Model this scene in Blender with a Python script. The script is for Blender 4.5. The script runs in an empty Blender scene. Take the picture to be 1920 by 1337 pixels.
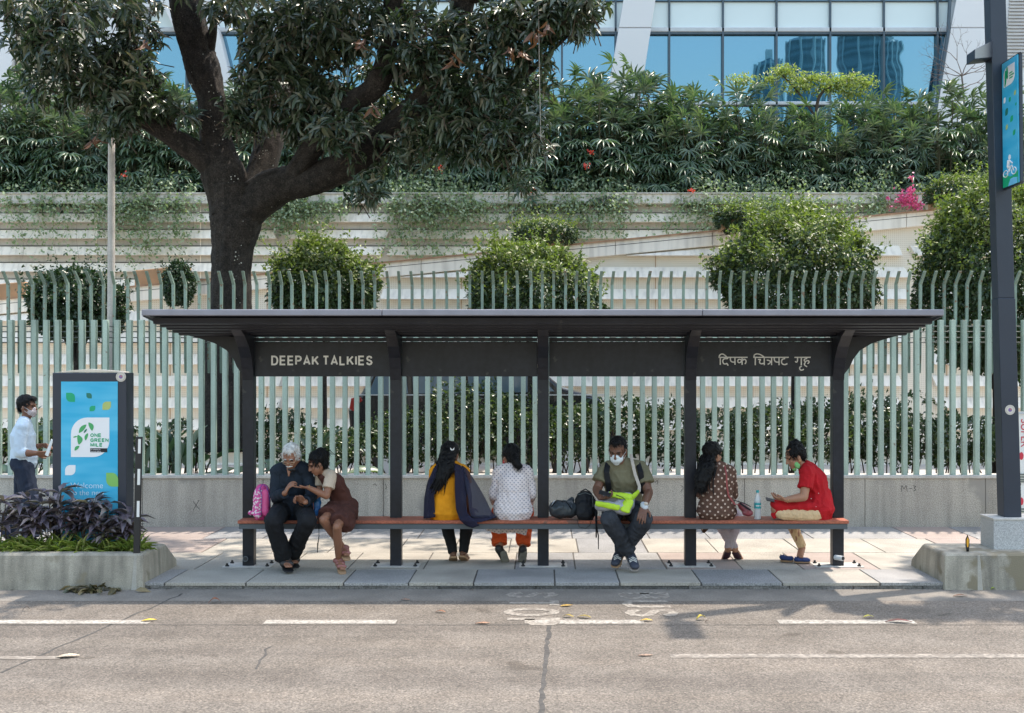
import bpy, bmesh, math, random
import numpy as np
from mathutils import Vector, Matrix, noise as mnoise
random.seed(7); rng = np.random.default_rng(7)
SC = bpy.context.scene; COL = SC.collection
V = Vector
# ---------------- camera / world / sun / exposure ----------------
F = 2100.0; VX = 1020.0; VY = 690.0; H = 1.98
cam = bpy.data.objects.new('camera', bpy.data.cameras.new('camera')); COL.objects.link(cam)
cam.location = (0, 0, H); cam.rotation_euler = (math.pi/2, 0, 0)
cam.data.sensor_width = 36; cam.data.lens = F/1920*36
cam.data.shift_x = (960-VX)/1920; cam.data.shift_y = (VY-668.5)/1920
cam.data.clip_end = 3000; cam.data.clip_start = 0.05
SC.camera = cam
SUNV = V((0.39, 0.19, 1.0)).normalized()
w = bpy.data.worlds.new('World'); SC.world = w; w.use_nodes = True
sky = w.node_tree.nodes.new('ShaderNodeTexSky'); sky.sky_type = 'NISHITA'; sky.sun_disc = False
sky.sun_elevation = math.asin(SUNV.z); sky.sun_rotation = math.atan2(SUNV.x, SUNV.y)
sky.dust_density = 2.2; sky.air_density = 1.9; sky.ozone_density = 1.0
bg = w.node_tree.nodes['Background']; bg.inputs[1].default_value = 0.15
w.node_tree.links.new(sky.outputs[0], bg.inputs[0])
sl = bpy.data.lights.new('sun', 'SUN'); sl.energy = 2.5; sl.angle = math.radians(0.6); sl.color = (1.0, 0.90, 0.78)
sun = bpy.data.objects.new('sun', sl); COL.objects.link(sun)
sun.rotation_euler = SUNV.to_track_quat('Z', 'Y').to_euler(); sun.location = (6, 6, 20)
SC.view_settings.view_transform = 'Standard'; SC.view_settings.look = 'None'
SC.view_settings.exposure = 1.37; SC.view_settings.gamma = 1.0
SC.render.engine = 'CYCLES'
SC.cycles.max_bounces = 8; SC.cycles.transparent_max_bounces = 12

def P(px, py, Y): return V(((px-VX)*Y/F, Y, H-(py-VY)*Y/F))
def PX(px, Y): return (px-VX)*Y/F
def PZ(py, Y): return H-(py-VY)*Y/F
# ---------------- object helpers ----------------
TS = bpy.data.scenes.new('workbench_scene')
def evalmesh(o):
    TS.collection.objects.link(o); vl = TS.view_layers[0]; vl.update(); dg = vl.depsgraph; dg.update()
    me = bpy.data.meshes.new_from_object(o.evaluated_get(dg)); bpy.data.objects.remove(o); return me
WP = {}
def tag(o, label=None, cat=None, group=None, kind=None):
    if label: o['label'] = label
    if cat: o['category'] = cat
    if group: o['group'] = group
    if kind: o['kind'] = kind
    return o
def link(name, me, parent=None, origin=True, loc=None):
    n = len(me.vertices); off = V((0, 0, 0))
    if origin and n:
        co = np.empty(n*3, 'f'); me.vertices.foreach_get('co', co); co = co.reshape(-1, 3)
        mn = co.min(0); mx = co.max(0)
        off = V((float(mn[0]+mx[0])/2, float(mn[1]+mx[1])/2, float(mn[2])))
        co -= np.array(off, 'f'); me.vertices.foreach_set('co', co.ravel()); me.update()
    o = bpy.data.objects.new(name, me); COL.objects.link(o)
    pw = V((0, 0, 0))
    if parent is not None: o.parent = parent; pw = WP[parent.name]
    o.location = off-pw; WP[o.name] = off
    return o
def thing(name, label, cat, loc=(0, 0, 0), group=None):
    o = bpy.data.objects.new(name, None); COL.objects.link(o); o.location = loc; o.empty_display_size = .1
    WP[o.name] = V(loc); return tag(o, label, cat, group)
def dup(root, loc, rz=0.0, sc=1.0, label=None, first=[0]):
    r = root.copy(); COL.objects.link(r); r.location = loc; r.rotation_euler = (0, 0, rz); r.scale = (sc, sc, sc)
    if label: r['label'] = label
    for c in list(root.children):
        d = c.copy(); COL.objects.link(d); d.parent = r
        for e in list(c.children):
            g = e.copy(); COL.objects.link(g); g.parent = d
    return r
class MB:
    def __init__(s): s.v = []; s.f = []; s.m = []
    def add(s, vs, fs, m=0):
        b = len(s.v); s.v += [tuple(x) for x in vs]; s.f += [tuple(b+i for i in f) for f in fs]; s.m += [m]*len(fs); return s
    def box(s, x0, x1, y0, y1, z0, z1, m=0):
        return s.add([(x0,y0,z0),(x1,y0,z0),(x1,y1,z0),(x0,y1,z0),(x0,y0,z1),(x1,y0,z1),(x1,y1,z1),(x0,y1,z1)],
                     [(0,3,2,1),(4,5,6,7),(0,1,5,4),(1,2,6,5),(2,3,7,6),(3,0,4,7)], m)
    def quad(s, a, b, c, d, m=0): return s.add([a,b,c,d], [(0,1,2,3)], m)
    def prism(s, pts, vec, m=0):
        n = len(pts); v2 = [V(p)+V(vec) for p in pts]
        return s.add(list(pts)+v2, [tuple(range(n))[::-1], tuple(range(n, 2*n))]+[(i,(i+1)%n,n+(i+1)%n,n+i) for i in range(n)], m)
    def pxprism(s, pts, Y, t, m=0):   # outline given by directions at depth Y, real thickness t
        return s.prism([P(x, y, Y) for x, y in pts], (0, t, 0), m)
    def rings(s, rings, m=0, caps=True, close=True):
        n = len(rings[0]); vs = [p for r in rings for p in r]; fs = []
        for k in range(len(rings)-1):
            for i in range(n if close else n-1):
                j = (i+1) % n; fs.append((k*n+i, k*n+j, (k+1)*n+j, (k+1)*n+i))
        if caps: fs += [tuple(range(n))[::-1], tuple(range((len(rings)-1)*n, len(rings)*n))]
        return s.add(vs, fs, m)
    def tube(s, pts, rad, n=8, m=0, caps=True):
        pts = [V(p) for p in pts]; rs = rad if hasattr(rad, '__len__') else [rad]*len(pts); R = []; ref = None
        for i, p in enumerate(pts):
            d = (pts[min(i+1, len(pts)-1)]-pts[max(i-1, 0)]).normalized()
            if ref is None: ref = V((0,0,1)) if abs(d.z) < .9 else V((1,0,0))
            a = (ref-d*ref.dot(d)); a = a.normalized() if a.length > 1e-6 else d.orthogonal().normalized(); ref = a; b = d.cross(a)
            R.append([p+(a*math.cos(t)+b*math.sin(t))*rs[i] for t in [2*math.pi*k/n for k in range(n)]])
        return s.rings(R, m, caps)
    def cyl(s, p0, p1, r0, r1=None, n=12, m=0): return s.tube([p0, p1], [r0, r0 if r1 is None else r1], n, m)
    def lathe(s, prof, c=(0,0,0), n=20, m=0):
        c = V(c); return s.rings([[c+V((r*math.cos(t), r*math.sin(t), z)) for t in [2*math.pi*k/n for k in range(n)]] for r, z in prof], m)
    def ell(s, c, r, n=12, k=8, m=0):
        c = V(c); pr = []
        for i in range(k+1):
            a = -math.pi/2+math.pi*i/k; rr = max(math.cos(a), 1e-3)
            pr.append([c+V((r[0]*rr*math.cos(t), r[1]*rr*math.sin(t), r[2]*math.sin(a))) for t in [2*math.pi*j/n for j in range(n)]])
        return s.rings(pr, m)
    def build(s, name, mats, parent=None, smooth=False, bevel=0, origin=True):
        me = bpy.data.meshes.new(name); me.from_pydata(s.v, [], s.f)
        bm = bmesh.new(); bm.from_mesh(me); bmesh.ops.recalc_face_normals(bm, faces=bm.faces); bm.to_mesh(me); bm.free()
        if not isinstance(mats, (list, tuple)): mats = [mats]
        for x in mats: me.materials.append(x)
        me.polygons.foreach_set('material_index', s.m)
        if smooth: me.polygons.foreach_set('use_smooth', [True]*len(s.f))
        o = link(name, me, parent, origin)
        if bevel:
            b = o.modifiers.new('b', 'BEVEL'); b.width = bevel; b.segments = 2; b.limit_method = 'ANGLE'; b.angle_limit = math.radians(40)
        return o
def npmesh(name, verts, tris, mat, parent=None, smooth=False):
    me = bpy.data.meshes.new(name); nv = len(verts); nt = len(tris)
    me.vertices.add(nv); me.vertices.foreach_set('co', verts.astype('f').ravel())
    me.loops.add(nt*3); me.loops.foreach_set('vertex_index', tris.astype('i').ravel())
    me.polygons.add(nt); me.polygons.foreach_set('loop_start', np.arange(0, nt*3, 3, dtype='i'))
    me.polygons.foreach_set('loop_total', np.full(nt, 3, 'i'))
    if smooth: me.polygons.foreach_set('use_smooth', np.ones(nt, bool))
    me.update(calc_edges=True); me.validate()
    for x in (mat if isinstance(mat, list) else [mat]): me.materials.append(x)
    return link(name, me, parent)
# ---------------- leaves ----------------
def nrmz(a): return a/np.maximum(np.linalg.norm(a, axis=1, keepdims=True), 1e-9)
LEAF6 = (np.array([(0,0,0),(-.5,.32,.10),(0,.34,0),(.5,.32,.10),(-.42,.66,.03),(0,.68,-.07),(.42,.66,.03),(0,1,-.26)]),
         [(0,1,2),(0,2,3),(1,4,5),(1,5,2),(2,5,6),(2,6,3),(4,7,5),(5,7,6)])
LEAF4 = (np.array([(0,0,0),(-.5,.45,.08),(0,.45,-.03),(.5,.45,.08),(0,1,-.12)]), [(0,1,2),(0,2,3),(1,4,2),(2,4,3)])
LEAF2 = (np.array([(0,0,0),(-.5,.42,.05),(.5,.42,.05),(0,1,-.1)]), [(0,1,2),(1,3,2)])
def leafgeo(pos, axis, nrm, L, W, tpl=LEAF4):
    T, tr = tpl; axis = nrmz(axis); nrm = nrmz(nrm-axis*(nrm*axis).sum(1, keepdims=True)); side = np.cross(axis, nrm)
    N = len(pos); k = len(T)
    L = np.broadcast_to(L, (N,)); W = np.broadcast_to(W, (N,))
    vs = (pos[:, None]+side[:, None]*(T[None, :, 0:1]*W[:, None, None])+axis[:, None]*(T[None, :, 1:2]*L[:, None, None])+nrm[:, None]*(T[None, :, 2:3]*L[:, None, None]))
    t = np.array(tr)[None]+(np.arange(N)*k)[:, None, None]
    return vs.reshape(-1, 3), t.reshape(-1, 3)
def merge(gs):
    vs = []; ts = []; b = 0
    for v, t in gs: vs.append(v); ts.append(t+b); b += len(v)
    return np.concatenate(vs), np.concatenate(ts)
def shell_pts(c, r, n, inner=.72, lump=.12, flatb=-1.0, seed=0):
    d = nrmz(rng.normal(size=(n*2, 3))); d = d[d[:, 2] > flatb][:n]
    l = np.array([1+lump*2*mnoise.noise(V(x*2.3)+V((seed*7.1, 0, 0)))+lump*mnoise.noise(V(x*5.1)+V((seed*3.7, 5, 0))) for x in d])
    k = rng.uniform(inner, 1.0, len(d))**.7
    return np.array(c)+d*np.array(r)*(l*k)[:, None], d
# ---------------- materials ----------------
def newmat(name):
    m = bpy.data.materials.new(name); m.use_nodes = True; nt = m.node_tree
    return m, nt, nt.nodes, nt.links, nt.nodes['Principled BSDF']
def rgb(c): return (c[0], c[1], c[2], 1)
def mat(name, col, rough=.6, var=.12, scale=4, fine=0, fscale=200, bump=0, bscale=60, metal=0, spec=.5, col2=None, streak=0, coat=0, alpha=1, dots=None, world=False, rust=None):
    m, nt, N, L, B = newmat(name)
    tc = N.new('ShaderNodeTexCoord'); out = None
    if world:
        class tc: outputs = {'Object': N.new('ShaderNodeNewGeometry').outputs['Position']}
    def nz(sc, det=4, vec=None):
        n = N.new('ShaderNodeTexNoise'); n.inputs['Scale'].default_value = sc; n.inputs['Detail'].default_value = det
        L.new(vec or tc.outputs['Object'], n.inputs['Vector']); return n
    def mixc(fac, a, b, mode='MIX'):
        x = N.new('ShaderNodeMix'); x.data_type = 'RGBA'; x.blend_type = mode
        for s_, v_ in ((x.inputs[0], fac), (x.inputs[6], a), (x.inputs[7], b)):
            if hasattr(v_, 'links') or hasattr(v_, 'is_linked'): L.new(v_, s_)
            else: s_.default_value = v_
        return x.outputs[2]
    def ramp(src, lo, hi):
        r = N.new('ShaderNodeMapRange'); r.inputs[1].default_value = lo; r.inputs[2].default_value = hi; L.new(src, r.inputs[0]); return r.outputs[0]
    c2 = col2 or tuple(x*(1-var*2) for x in col)
    c = mixc(ramp(nz(scale).outputs[0], .35, .65), rgb(c2) if col2 else rgb(tuple(x*(1-var) for x in col)), rgb(col if col2 else tuple(x*(1+var) for x in col)))
    if fine:
        c = mixc(ramp(nz(fscale, 2).outputs[0], .38, .62), mixc(1.0, c, rgb((1-fine,)*3), 'MULTIPLY'), mixc(1.0, c, rgb((1+fine,)*3), 'MULTIPLY'))
    if streak:
        mp = N.new('ShaderNodeMapping'); mp.inputs['Scale'].default_value = (7, 7, .5); L.new(tc.outputs['Object'], mp.inputs[0])
        c = mixc(ramp(nz(1.3, 6, mp.outputs[0]).outputs[0], .45, .75), c, mixc(1.0, c, rgb((1-streak,)*3), 'MULTIPLY'))
    if dots:   # (colour, scale, radius, colour-b, yaw) printed dot pattern
        mp = N.new('ShaderNodeMapping'); mp.inputs['Rotation'].default_value = (math.pi/2, math.radians(0), 0); mp.inputs['Scale'].default_value = (1, 1, 1)
        L.new(tc.outputs['Object'], mp.inputs[0])
        mp2 = N.new('ShaderNodeMapping'); mp2.inputs['Rotation'].default_value = (0, 0, math.radians(45)); L.new(mp.outputs[0], mp2.inputs[0])
        vo = N.new('ShaderNodeTexVoronoi'); vo.voronoi_dimensions = '2D'; vo.inputs['Scale'].default_value = dots[1]; vo.inputs['Randomness'].default_value = dots[3]
        L.new(mp2.outputs[0], vo.inputs['Vector'])
        c = mixc(ramp(vo.outputs['Distance'], dots[2]*1.15, dots[2]*.85), c, rgb(dots[0]))
    if world:
        oi = N.new('ShaderNodeObjectInfo'); rr = N.new('ShaderNodeMapRange'); rr.inputs[3].default_value = .84; rr.inputs[4].default_value = 1.10; L.new(oi.outputs['Random'], rr.inputs[0]); c = mixc(1.0, c, rr.outputs[0], 'MULTIPLY')
    if rust: c = mixc(ramp(nz(rust[1], 8).outputs[0], rust[2], rust[2]+.04), c, rgb(rust[0]))
    L.new(c, B.inputs['Base Color'])
    B.inputs['Roughness'].default_value = rough; B.inputs['Metallic'].default_value = metal
    B.inputs['Specular IOR Level'].default_value = spec; B.inputs['Coat Weight'].default_value = coat
    if alpha < 1: B.inputs['Alpha'].default_value = alpha
    if bump:
        b = N.new('ShaderNodeBump'); b.inputs['Strength'].default_value = min(1, bump); b.inputs['Distance'].default_value = .01
        L.new(nz(bscale, 6).outputs[0], b.inputs['Height']); L.new(b.outputs[0], B.inputs['Normal'])
    return m
def leafmat(name, cols, tr=.3, rough=.45, spec=.5):
    m, nt, N, L, B = newmat(name)
    g = N.new('ShaderNodeNewGeometry'); r = N.new('ShaderNodeValToRGB'); L.new(g.outputs['Random Per Island'], r.inputs[0])
    cr = r.color_ramp; n = len(cols)
    cr.elements[0].position = 0; cr.elements[0].color = rgb(cols[0]); cr.elements[1].position = 1; cr.elements[1].color = rgb(cols[-1])
    for i in range(1, n-1): e = cr.elements.new(i/(n-1)); e.color = rgb(cols[i])
    L.new(r.outputs[0], B.inputs['Base Color']); B.inputs['Roughness'].default_value = rough; B.inputs['Specular IOR Level'].default_value = spec
    t = N.new('ShaderNodeBsdfTranslucent'); h = N.new('ShaderNodeMix'); h.data_type = 'RGBA'; h.blend_type = 'MULTIPLY'; h.inputs[0].default_value = 1
    L.new(r.outputs[0], h.inputs[6]); h.inputs[7].default_value = (1.5, 1.8, .75, 1); L.new(h.outputs[2], t.inputs[0])
    mx = N.new('ShaderNodeMixShader'); mx.inputs[0].default_value = tr; L.new(B.outputs[0], mx.inputs[1]); L.new(t.outputs[0], mx.inputs[2])
    L.new(mx.outputs[0], N['Material Output'].inputs[0]); return m
M = {}
M['shelter'] = mat('shelter_paint', (.013,.015,.023), .42, .22, 2.2, fine=.12, fscale=18, streak=.25, bump=.10, bscale=30, rust=((.04,.04,.042), 9, .68), spec=.35)
M['shelter_rim'] = mat('shelter_rim', (.24,.235,.27), .5, .08, 5, bump=.05)
M['shelter_top'] = mat('shelter_roof_top', (.16,.16,.17), .6, .15, 3)
M['bench'] = mat('bench_wood', (.34,.10,.055), .6, .25, 3, fine=.2, fscale=60, bump=.3, rust=((.18,.08,.055), 5, .60))
M['steel'] = mat('bench_steel', (.075,.088,.10), .5, .06, 4)
M['letters'] = mat('letter_white', (.72,.70,.67), .5, .04)
M['picket'] = mat('picket_green', (.37,.47,.40), .5, .10, 2.5, fine=.06, fscale=60, streak=.28, bump=.08, bscale=120, world=True, rust=((.20,.17,.12), 14, .66))
M['finial'] = mat('finial_green', (.20,.28,.235), .5, .15, 2.0, streak=.3, bump=.1, world=True, rust=((.16,.11,.07), 20, .61))
M['rail'] = mat('rail_metal', (.13,.15,.14), .6, .2, 6)
M['granite'] = mat('wall_granite', (.42,.385,.335), .8, .10, 1.2, fine=.34, fscale=105, streak=.28, bump=.15, bscale=150, rust=((.30,.28,.25), 1.6, .62))
M['coping'] = mat('wall_coping', (.50,.475,.44), .8, .08, 2, fine=.12, fscale=120, streak=.2)
M['kerbc'] = mat('planter_concrete', (.33,.30,.245), .9, .22, 3, fine=.14, fscale=140, streak=.55, bump=.3, bscale=90, rust=((.21,.18,.125), 2.2, .56))
M['cement'] = mat('cement_joint', (.37,.345,.30), .9, .1, 5, fine=.1, bump=.3)
M['plinth'] = mat('plinth_granite', (.42,.42,.42), .75, .05, 2, fine=.28, fscale=160)
M['soil'] = mat('soil', (.06,.045,.035), .95, .3, 12, fine=.3, fscale=60, bump=.8)
M['pole'] = mat('pole_blue', (.020,.030,.050), .4, .10, 1.5, bump=.03)
M['black'] = mat('black_plastic', (.012,.012,.014), .5, .1)
M['white'] = mat('white_paint', (.72,.72,.70), .5, .04)
# ================= SETTING =================
def road_mat():
    m, nt, N, L, B = newmat('road_concrete')
    tc = N.new('ShaderNodeTexCoord')
    def nz(sc, det=5, rough=.5):
        n = N.new('ShaderNodeTexNoise'); n.inputs['Scale'].default_value = sc; n.inputs['Detail'].default_value = det; n.inputs['Roughness'].default_value = rough
        L.new(tc.outputs['Object'], n.inputs['Vector']); return n.outputs[0]
    def rp(src, cs):
        r = N.new('ShaderNodeValToRGB'); L.new(src, r.inputs[0]); e = r.color_ramp.elements
        e[0].position, e[0].color = cs[0][0], rgb(cs[0][1]); e[1].position, e[1].color = cs[-1][0], rgb(cs[-1][1])
        for p, c in cs[1:-1]: x = e.new(p); x.color = rgb(c)
        return r.outputs[0]
    def mul(a, b, f=1):
        x = N.new('ShaderNodeMix'); x.data_type = 'RGBA'; x.blend_type = 'MULTIPLY'; x.inputs[0].default_value = f
        L.new(a, x.inputs[6]); L.new(b, x.inputs[7]); return x.outputs[2]
    base = rp(nz(.55, 6, .6), [(.3, (.150,.129,.108)), (.55, (.172,.149,.126)), (.75, (.188,.164,.139))])
    f1 = rp(nz(75, 2, .6), [(.30, (.42,.41,.40)), (.45, (.90,.90,.90)), (.55, (1.06,1.06,1.06)), (.70, (1.75,1.72,1.68))])
    vo = N.new('ShaderNodeTexVoronoi'); vo.inputs['Scale'].default_value = 85; L.new(tc.outputs['Object'], vo.inputs['Vector'])
    f2 = rp(vo.outputs['Distance'], [(.0, (1.25,1.23,1.2)), (.3, (1,1,1)), (.75, (.78,.78,.78))])
    st = rp(nz(2.2, 6, .7), [(.4, (.86,.85,.84)), (.6, (1.04,1.04,1.04))])
    mp = N.new('ShaderNodeMapping'); mp.inputs['Scale'].default_value = (.10, 1.6, 1); L.new(tc.outputs['Object'], mp.inputs[0]); n5 = N.new('ShaderNodeTexNoise'); n5.inputs['Scale'].default_value = 1.4; n5.inputs['Detail'].default_value = 4; L.new(mp.outputs[0], n5.inputs['Vector'])
    tyre = rp(n5.outputs[0], [(.36, (.84,.83,.83)), (.5, (1,1,1)), (.66, (1.10,1.08,1.06))])
    spot = rp(nz(3.1, 3, .4), [(.27, (.66,.64,.62)), (.32, (1,1,1))])
    L.new(mul(mul(mul(mul(mul(base, f1), f2), st), tyre), spot), B.inputs['Base Color']); B.inputs['Roughness'].default_value = .85
    b = N.new('ShaderNodeBump'); b.inputs['Strength'].default_value = .8; b.inputs['Distance'].default_value = .01
    L.new(nz(60, 4, .7), b.inputs['Height']); L.new(b.outputs[0], B.inputs['Normal']); return m
M['road'] = road_mat()
M['crack'] = mat('crack_tar', (.065,.06,.055), .9, .3, 20, bump=.4)
M['paint'] = mat('road_paint', (.31,.285,.25), .8, .14, 7, fine=.3, fscale=45, bump=.3, rust=((.20,.175,.15), 14, .60))
M['worn'] = mat('worn_road_paint', (.222,.196,.168), .85, .14, 9, fine=.3, fscale=30, rust=((.18,.155,.13), 8, .55))
M['worn2'] = mat('worn_letter_paint', (.27,.24,.205), .85, .14, 9, fine=.3, fscale=30, rust=((.18,.155,.13), 9, .53))
M['gutter'] = mat('gutter_concrete', (.185,.165,.142), .9, .15, 3, fine=.15, fscale=80, bump=.3)
RZ = -.06
tag(MB().quad((-700,-700,-.16),(700,-700,-.16),(700,700,-.16),(-700,700,-.16)).build('ground', mat('ground_dust', (.24,.21,.18), .9, .15, .05), origin=False), kind='structure')
bm_ = MB(); bm_.quad((-45,-6,RZ),(45,-6,RZ),(45,10.33,RZ),(-45,10.33,RZ)); rd = tag(bm_.build('road', M['road'], origin=False), kind='structure')
tag(MB().box(-45,45,-9,-6.02,-.3,.06).build('far_pavement', M['cement'], origin=False), kind='structure')
# joints and repairs in the road
def strip(pts, w, z):
    b = MB(); pts = [V((x, y, z)) for x, y in pts]; Lp = []; Rp = []
    for i, p in enumerate(pts):
        d = (pts[min(i+1, len(pts)-1)]-pts[max(i-1, 0)]).normalized(); n = V((-d.y, d.x, 0))*w*(.5+.35*random.random()); Lp.append(p+n); Rp.append(p-n)
    for i in range(len(pts)-1): b.quad(Lp[i], Rp[i], Rp[i+1], Lp[i+1])
    return b
def rp_(px, py): Y = (H-RZ)*F/(py-VY); return (PX(px, Y), Y)
def jit(a, b, n, s=.012): return [(a[0]+(b[0]-a[0])*t+random.gauss(0, s), a[1]+(b[1]-a[1])*t+random.gauss(0, s*.6)) for t in [i/n for i in range(n+1)]]
tag(strip(jit(rp_(1030,1174), rp_(1013,1345), 30, .006), .024, RZ+.0015).build('road_joint', M['crack'], origin=False), kind='structure')
tag(strip(jit(rp_(-120,1172), rp_(2000,1172), 120, .006), .010, RZ+.0015).build('road_joint', M['crack'], origin=False), kind='structure')
tag(strip(jit(rp_(345,1113), rp_(0,1262), 24, .01), .015, RZ+.0015).build('road_joint', M['crack'], origin=False), kind='structure')
tag(strip(jit(rp_(505,1213), rp_(480,1255), 8, .01), .012, RZ+.0015).build('road_joint', M['crack'], origin=False), kind='structure')
g = MB(); a = rp_(0,1127)[1]
g.quad((-45, a, RZ+.001), (45, a, RZ+.001), (45, 10.325, RZ+.001), (-45, 10.325, RZ+.001)); tag(g.build('gutter_strip', M['gutter'], origin=False), kind='structure')
# painted dashes
def dash(x0, x1, y0, y1, m, z=.003, n=24):
    b = MB(); pa = rp_(x0, y0); pb = rp_(x1, y0); Yb = rp_(0, y1)[1]
    for i in range(n):
        xa = pa[0]+(pb[0]-pa[0])*i/n; xb = pa[0]+(pb[0]-pa[0])*(i+1)/n
        b.quad((xa, Yb, RZ+z), (xb, Yb, RZ+z), (xb, pa[1], RZ+z), (xa, pa[1], RZ+z))
    return b
for x0, x1 in ((-200,288), (500,745), (985,1206), (1456,1710)):
    tag(dash(x0, x1, 1163, 1170, M['paint']).build('lane_dash', M['paint'], origin=False), kind='structure')
tag(dash(1255, 2400, 1227, 1234, M['worn']).build('worn_lane_line', M['worn'], origin=False), kind='structure')
tag(dash(-300, 120, 1231, 1237, M['worn']).build('worn_lane_line', M['worn'], origin=False), kind='structure')
GL = {'D':(.92,[[(0,0),(0,1),(.5,1),(.78,.92),(.95,.72),(1,.5),(.95,.28),(.78,.08),(.5,0),(0,0)]]),'E':(.82,[[(1,0),(0,0),(0,1),(1,1)],[(0,.51),(.92,.51)]]),
 'P':(.84,[[(0,0),(0,1),(.62,1),(.88,.93),(1,.74),(.88,.55),(.62,.47),(0,.47)]]),'A':(.98,[[(0,0),(.5,1),(1,0)],[(.18,.28),(.82,.28)]]),'K':(.92,[[(0,0),(0,1)],[(.96,1),(.04,.36)],[(.36,.60),(1,0)]]),
 'T':(.86,[[(0,1),(1,1)],[(.5,1),(.5,0)]]),'L':(.76,[[(0,1),(0,0),(1,0)]]),'I':(0,[[(0,0),(0,1)]]),'S':(.84,[[(.94,.76),(.84,.92),(.5,1),(.16,.92),(.05,.74),(.18,.58),(.5,.51),(.82,.42),(.97,.25),(.86,.08),(.5,0),(.14,.08),(.02,.25)]]),
 'O':(1.0,[[(.5+.5*math.sin(i*math.pi/12), .5+.5*math.cos(i*math.pi/12)) for i in range(25)]]),'B':(.86,[[(0,0),(0,1),(.62,1),(.88,.92),(.93,.76),(.85,.60),(.6,.53),(0,.53)],[(.6,.53),(.90,.44),(1,.26),(.90,.08),(.62,0),(0,0)]]),
 'U':(.88,[[(0,1),(0,.3),(.12,.08),(.5,0),(.88,.08),(1,.3),(1,1)]]),'N':(.88,[[(0,0),(0,1),(1,0),(1,1)]]),'G':(.98,[[(.95,.75),(.8,.93),(.5,1),(.17,.9),(.03,.66),(.03,.34),(.17,.1),(.5,0),(.85,.08),(.98,.22),(.98,.46),(.56,.46)]]),
 'R':(.88,[[(0,0),(0,1),(.62,1),(.88,.93),(.97,.75),(.88,.57),(.62,.49),(0,.49)],[(.5,.49),(1,0)]]),'M':(1.05,[[(0,0),(0,1),(.5,.15),(1,1),(1,0)]])}
def block_text(s, h, sw, m, name, M4, parent=None, gap=.20, wf=.80, depth=.003, space=.42):
    b = MB(); x = 0; e = sw/2; k = 0
    for ch in s:
        if ch == ' ': x += h*space; continue
        w_, st = GL[ch]; w_ = w_*h*wf; x += e
        for pl in st:
            q = [V((x+px*max(w_-sw*0, 0), e+py*(h-sw), 0)) for px, py in pl]; A = []; Bq = []; cl = (q[0]-q[-1]).length < 1e-6
            for i, p in enumerate(q):
                pa = q[i-1] if i > 0 else (q[-2] if cl else None); pb = q[i+1] if i < len(q)-1 else (q[1] if cl else None)
                d0 = (p-pa).normalized() if pa is not None else (pb-p).normalized(); d1 = (pb-p).normalized() if pb is not None else d0
                n0 = V((-d0.y, d0.x, 0)); n1 = V((-d1.y, d1.x, 0)); nn = (n0+n1); nn = nn.normalized() if nn.length > .1 else n0; mt = e/max(nn.dot(n0), .45); A.append(p+nn*mt); Bq.append(p-nn*mt)
            z0 = .0001*(k % 5); k += 1; up = V((0, 0, depth+z0))
            for i in range(len(q)-1): b.add([A[i], Bq[i], Bq[i+1], A[i+1], A[i]+up, Bq[i]+up, Bq[i+1]+up, A[i+1]+up], [(0,1,2,3),(4,5,6,7),(0,3,7,4),(1,2,6,5)]+([(0,1,5,4)] if i == 0 and not cl else [])+([(3,2,6,7)] if i == len(q)-2 and not cl else []))
        x += w_+e+h*gap
    b.v = [tuple(M4@V(v)) for v in b.v]; return b.build(name, m, parent)
def text_mesh(s, size, mats, name, M4, parent=None, ext=.002, off=0.0, align='LEFT', sx=1.0, spacing=1.0, kind=None):
    c = bpy.data.curves.new(name, 'FONT'); c.body = s; c.size = size; c.extrude = ext; c.offset = off; c.align_x = align; c.space_character = spacing
    me = evalmesh(bpy.data.objects.new('tmp', c))
    me.transform(Matrix.Diagonal((sx, 1, 1, 1))); me.transform(M4); me.materials.clear(); me.materials.append(mats)
    return link(name, me, parent)
def face_cam(x, y, z): return Matrix(((1,0,0,x),(0,0,-1,y),(0,1,0,z),(0,0,0,1)))      # text facing -Y, reading +X
def on_road(x, y, z): return Matrix(((0,1,0,x),(-1,0,0,y),(0,0,1,z),(0,0,0,1)))       # text reading towards -Y, letter tops +X
a = rp_(945,1140); b = rp_(1045,1140)
tw = block_text('STOP', .47, .082, M['worn2'], 'road_text', on_road(a[0]+.0, rp_(0,1110)[1], RZ+.002), gap=.13, wf=.50, depth=.001); tag(tw, kind='structure')
a = rp_(1168,1140)
tw = block_text('BUS', .45, .082, M['worn2'], 'road_text', on_road(a[0], rp_(0,1111)[1], RZ+.002), gap=.13, wf=.55, depth=.001); tag(tw, kind='structure')
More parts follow.
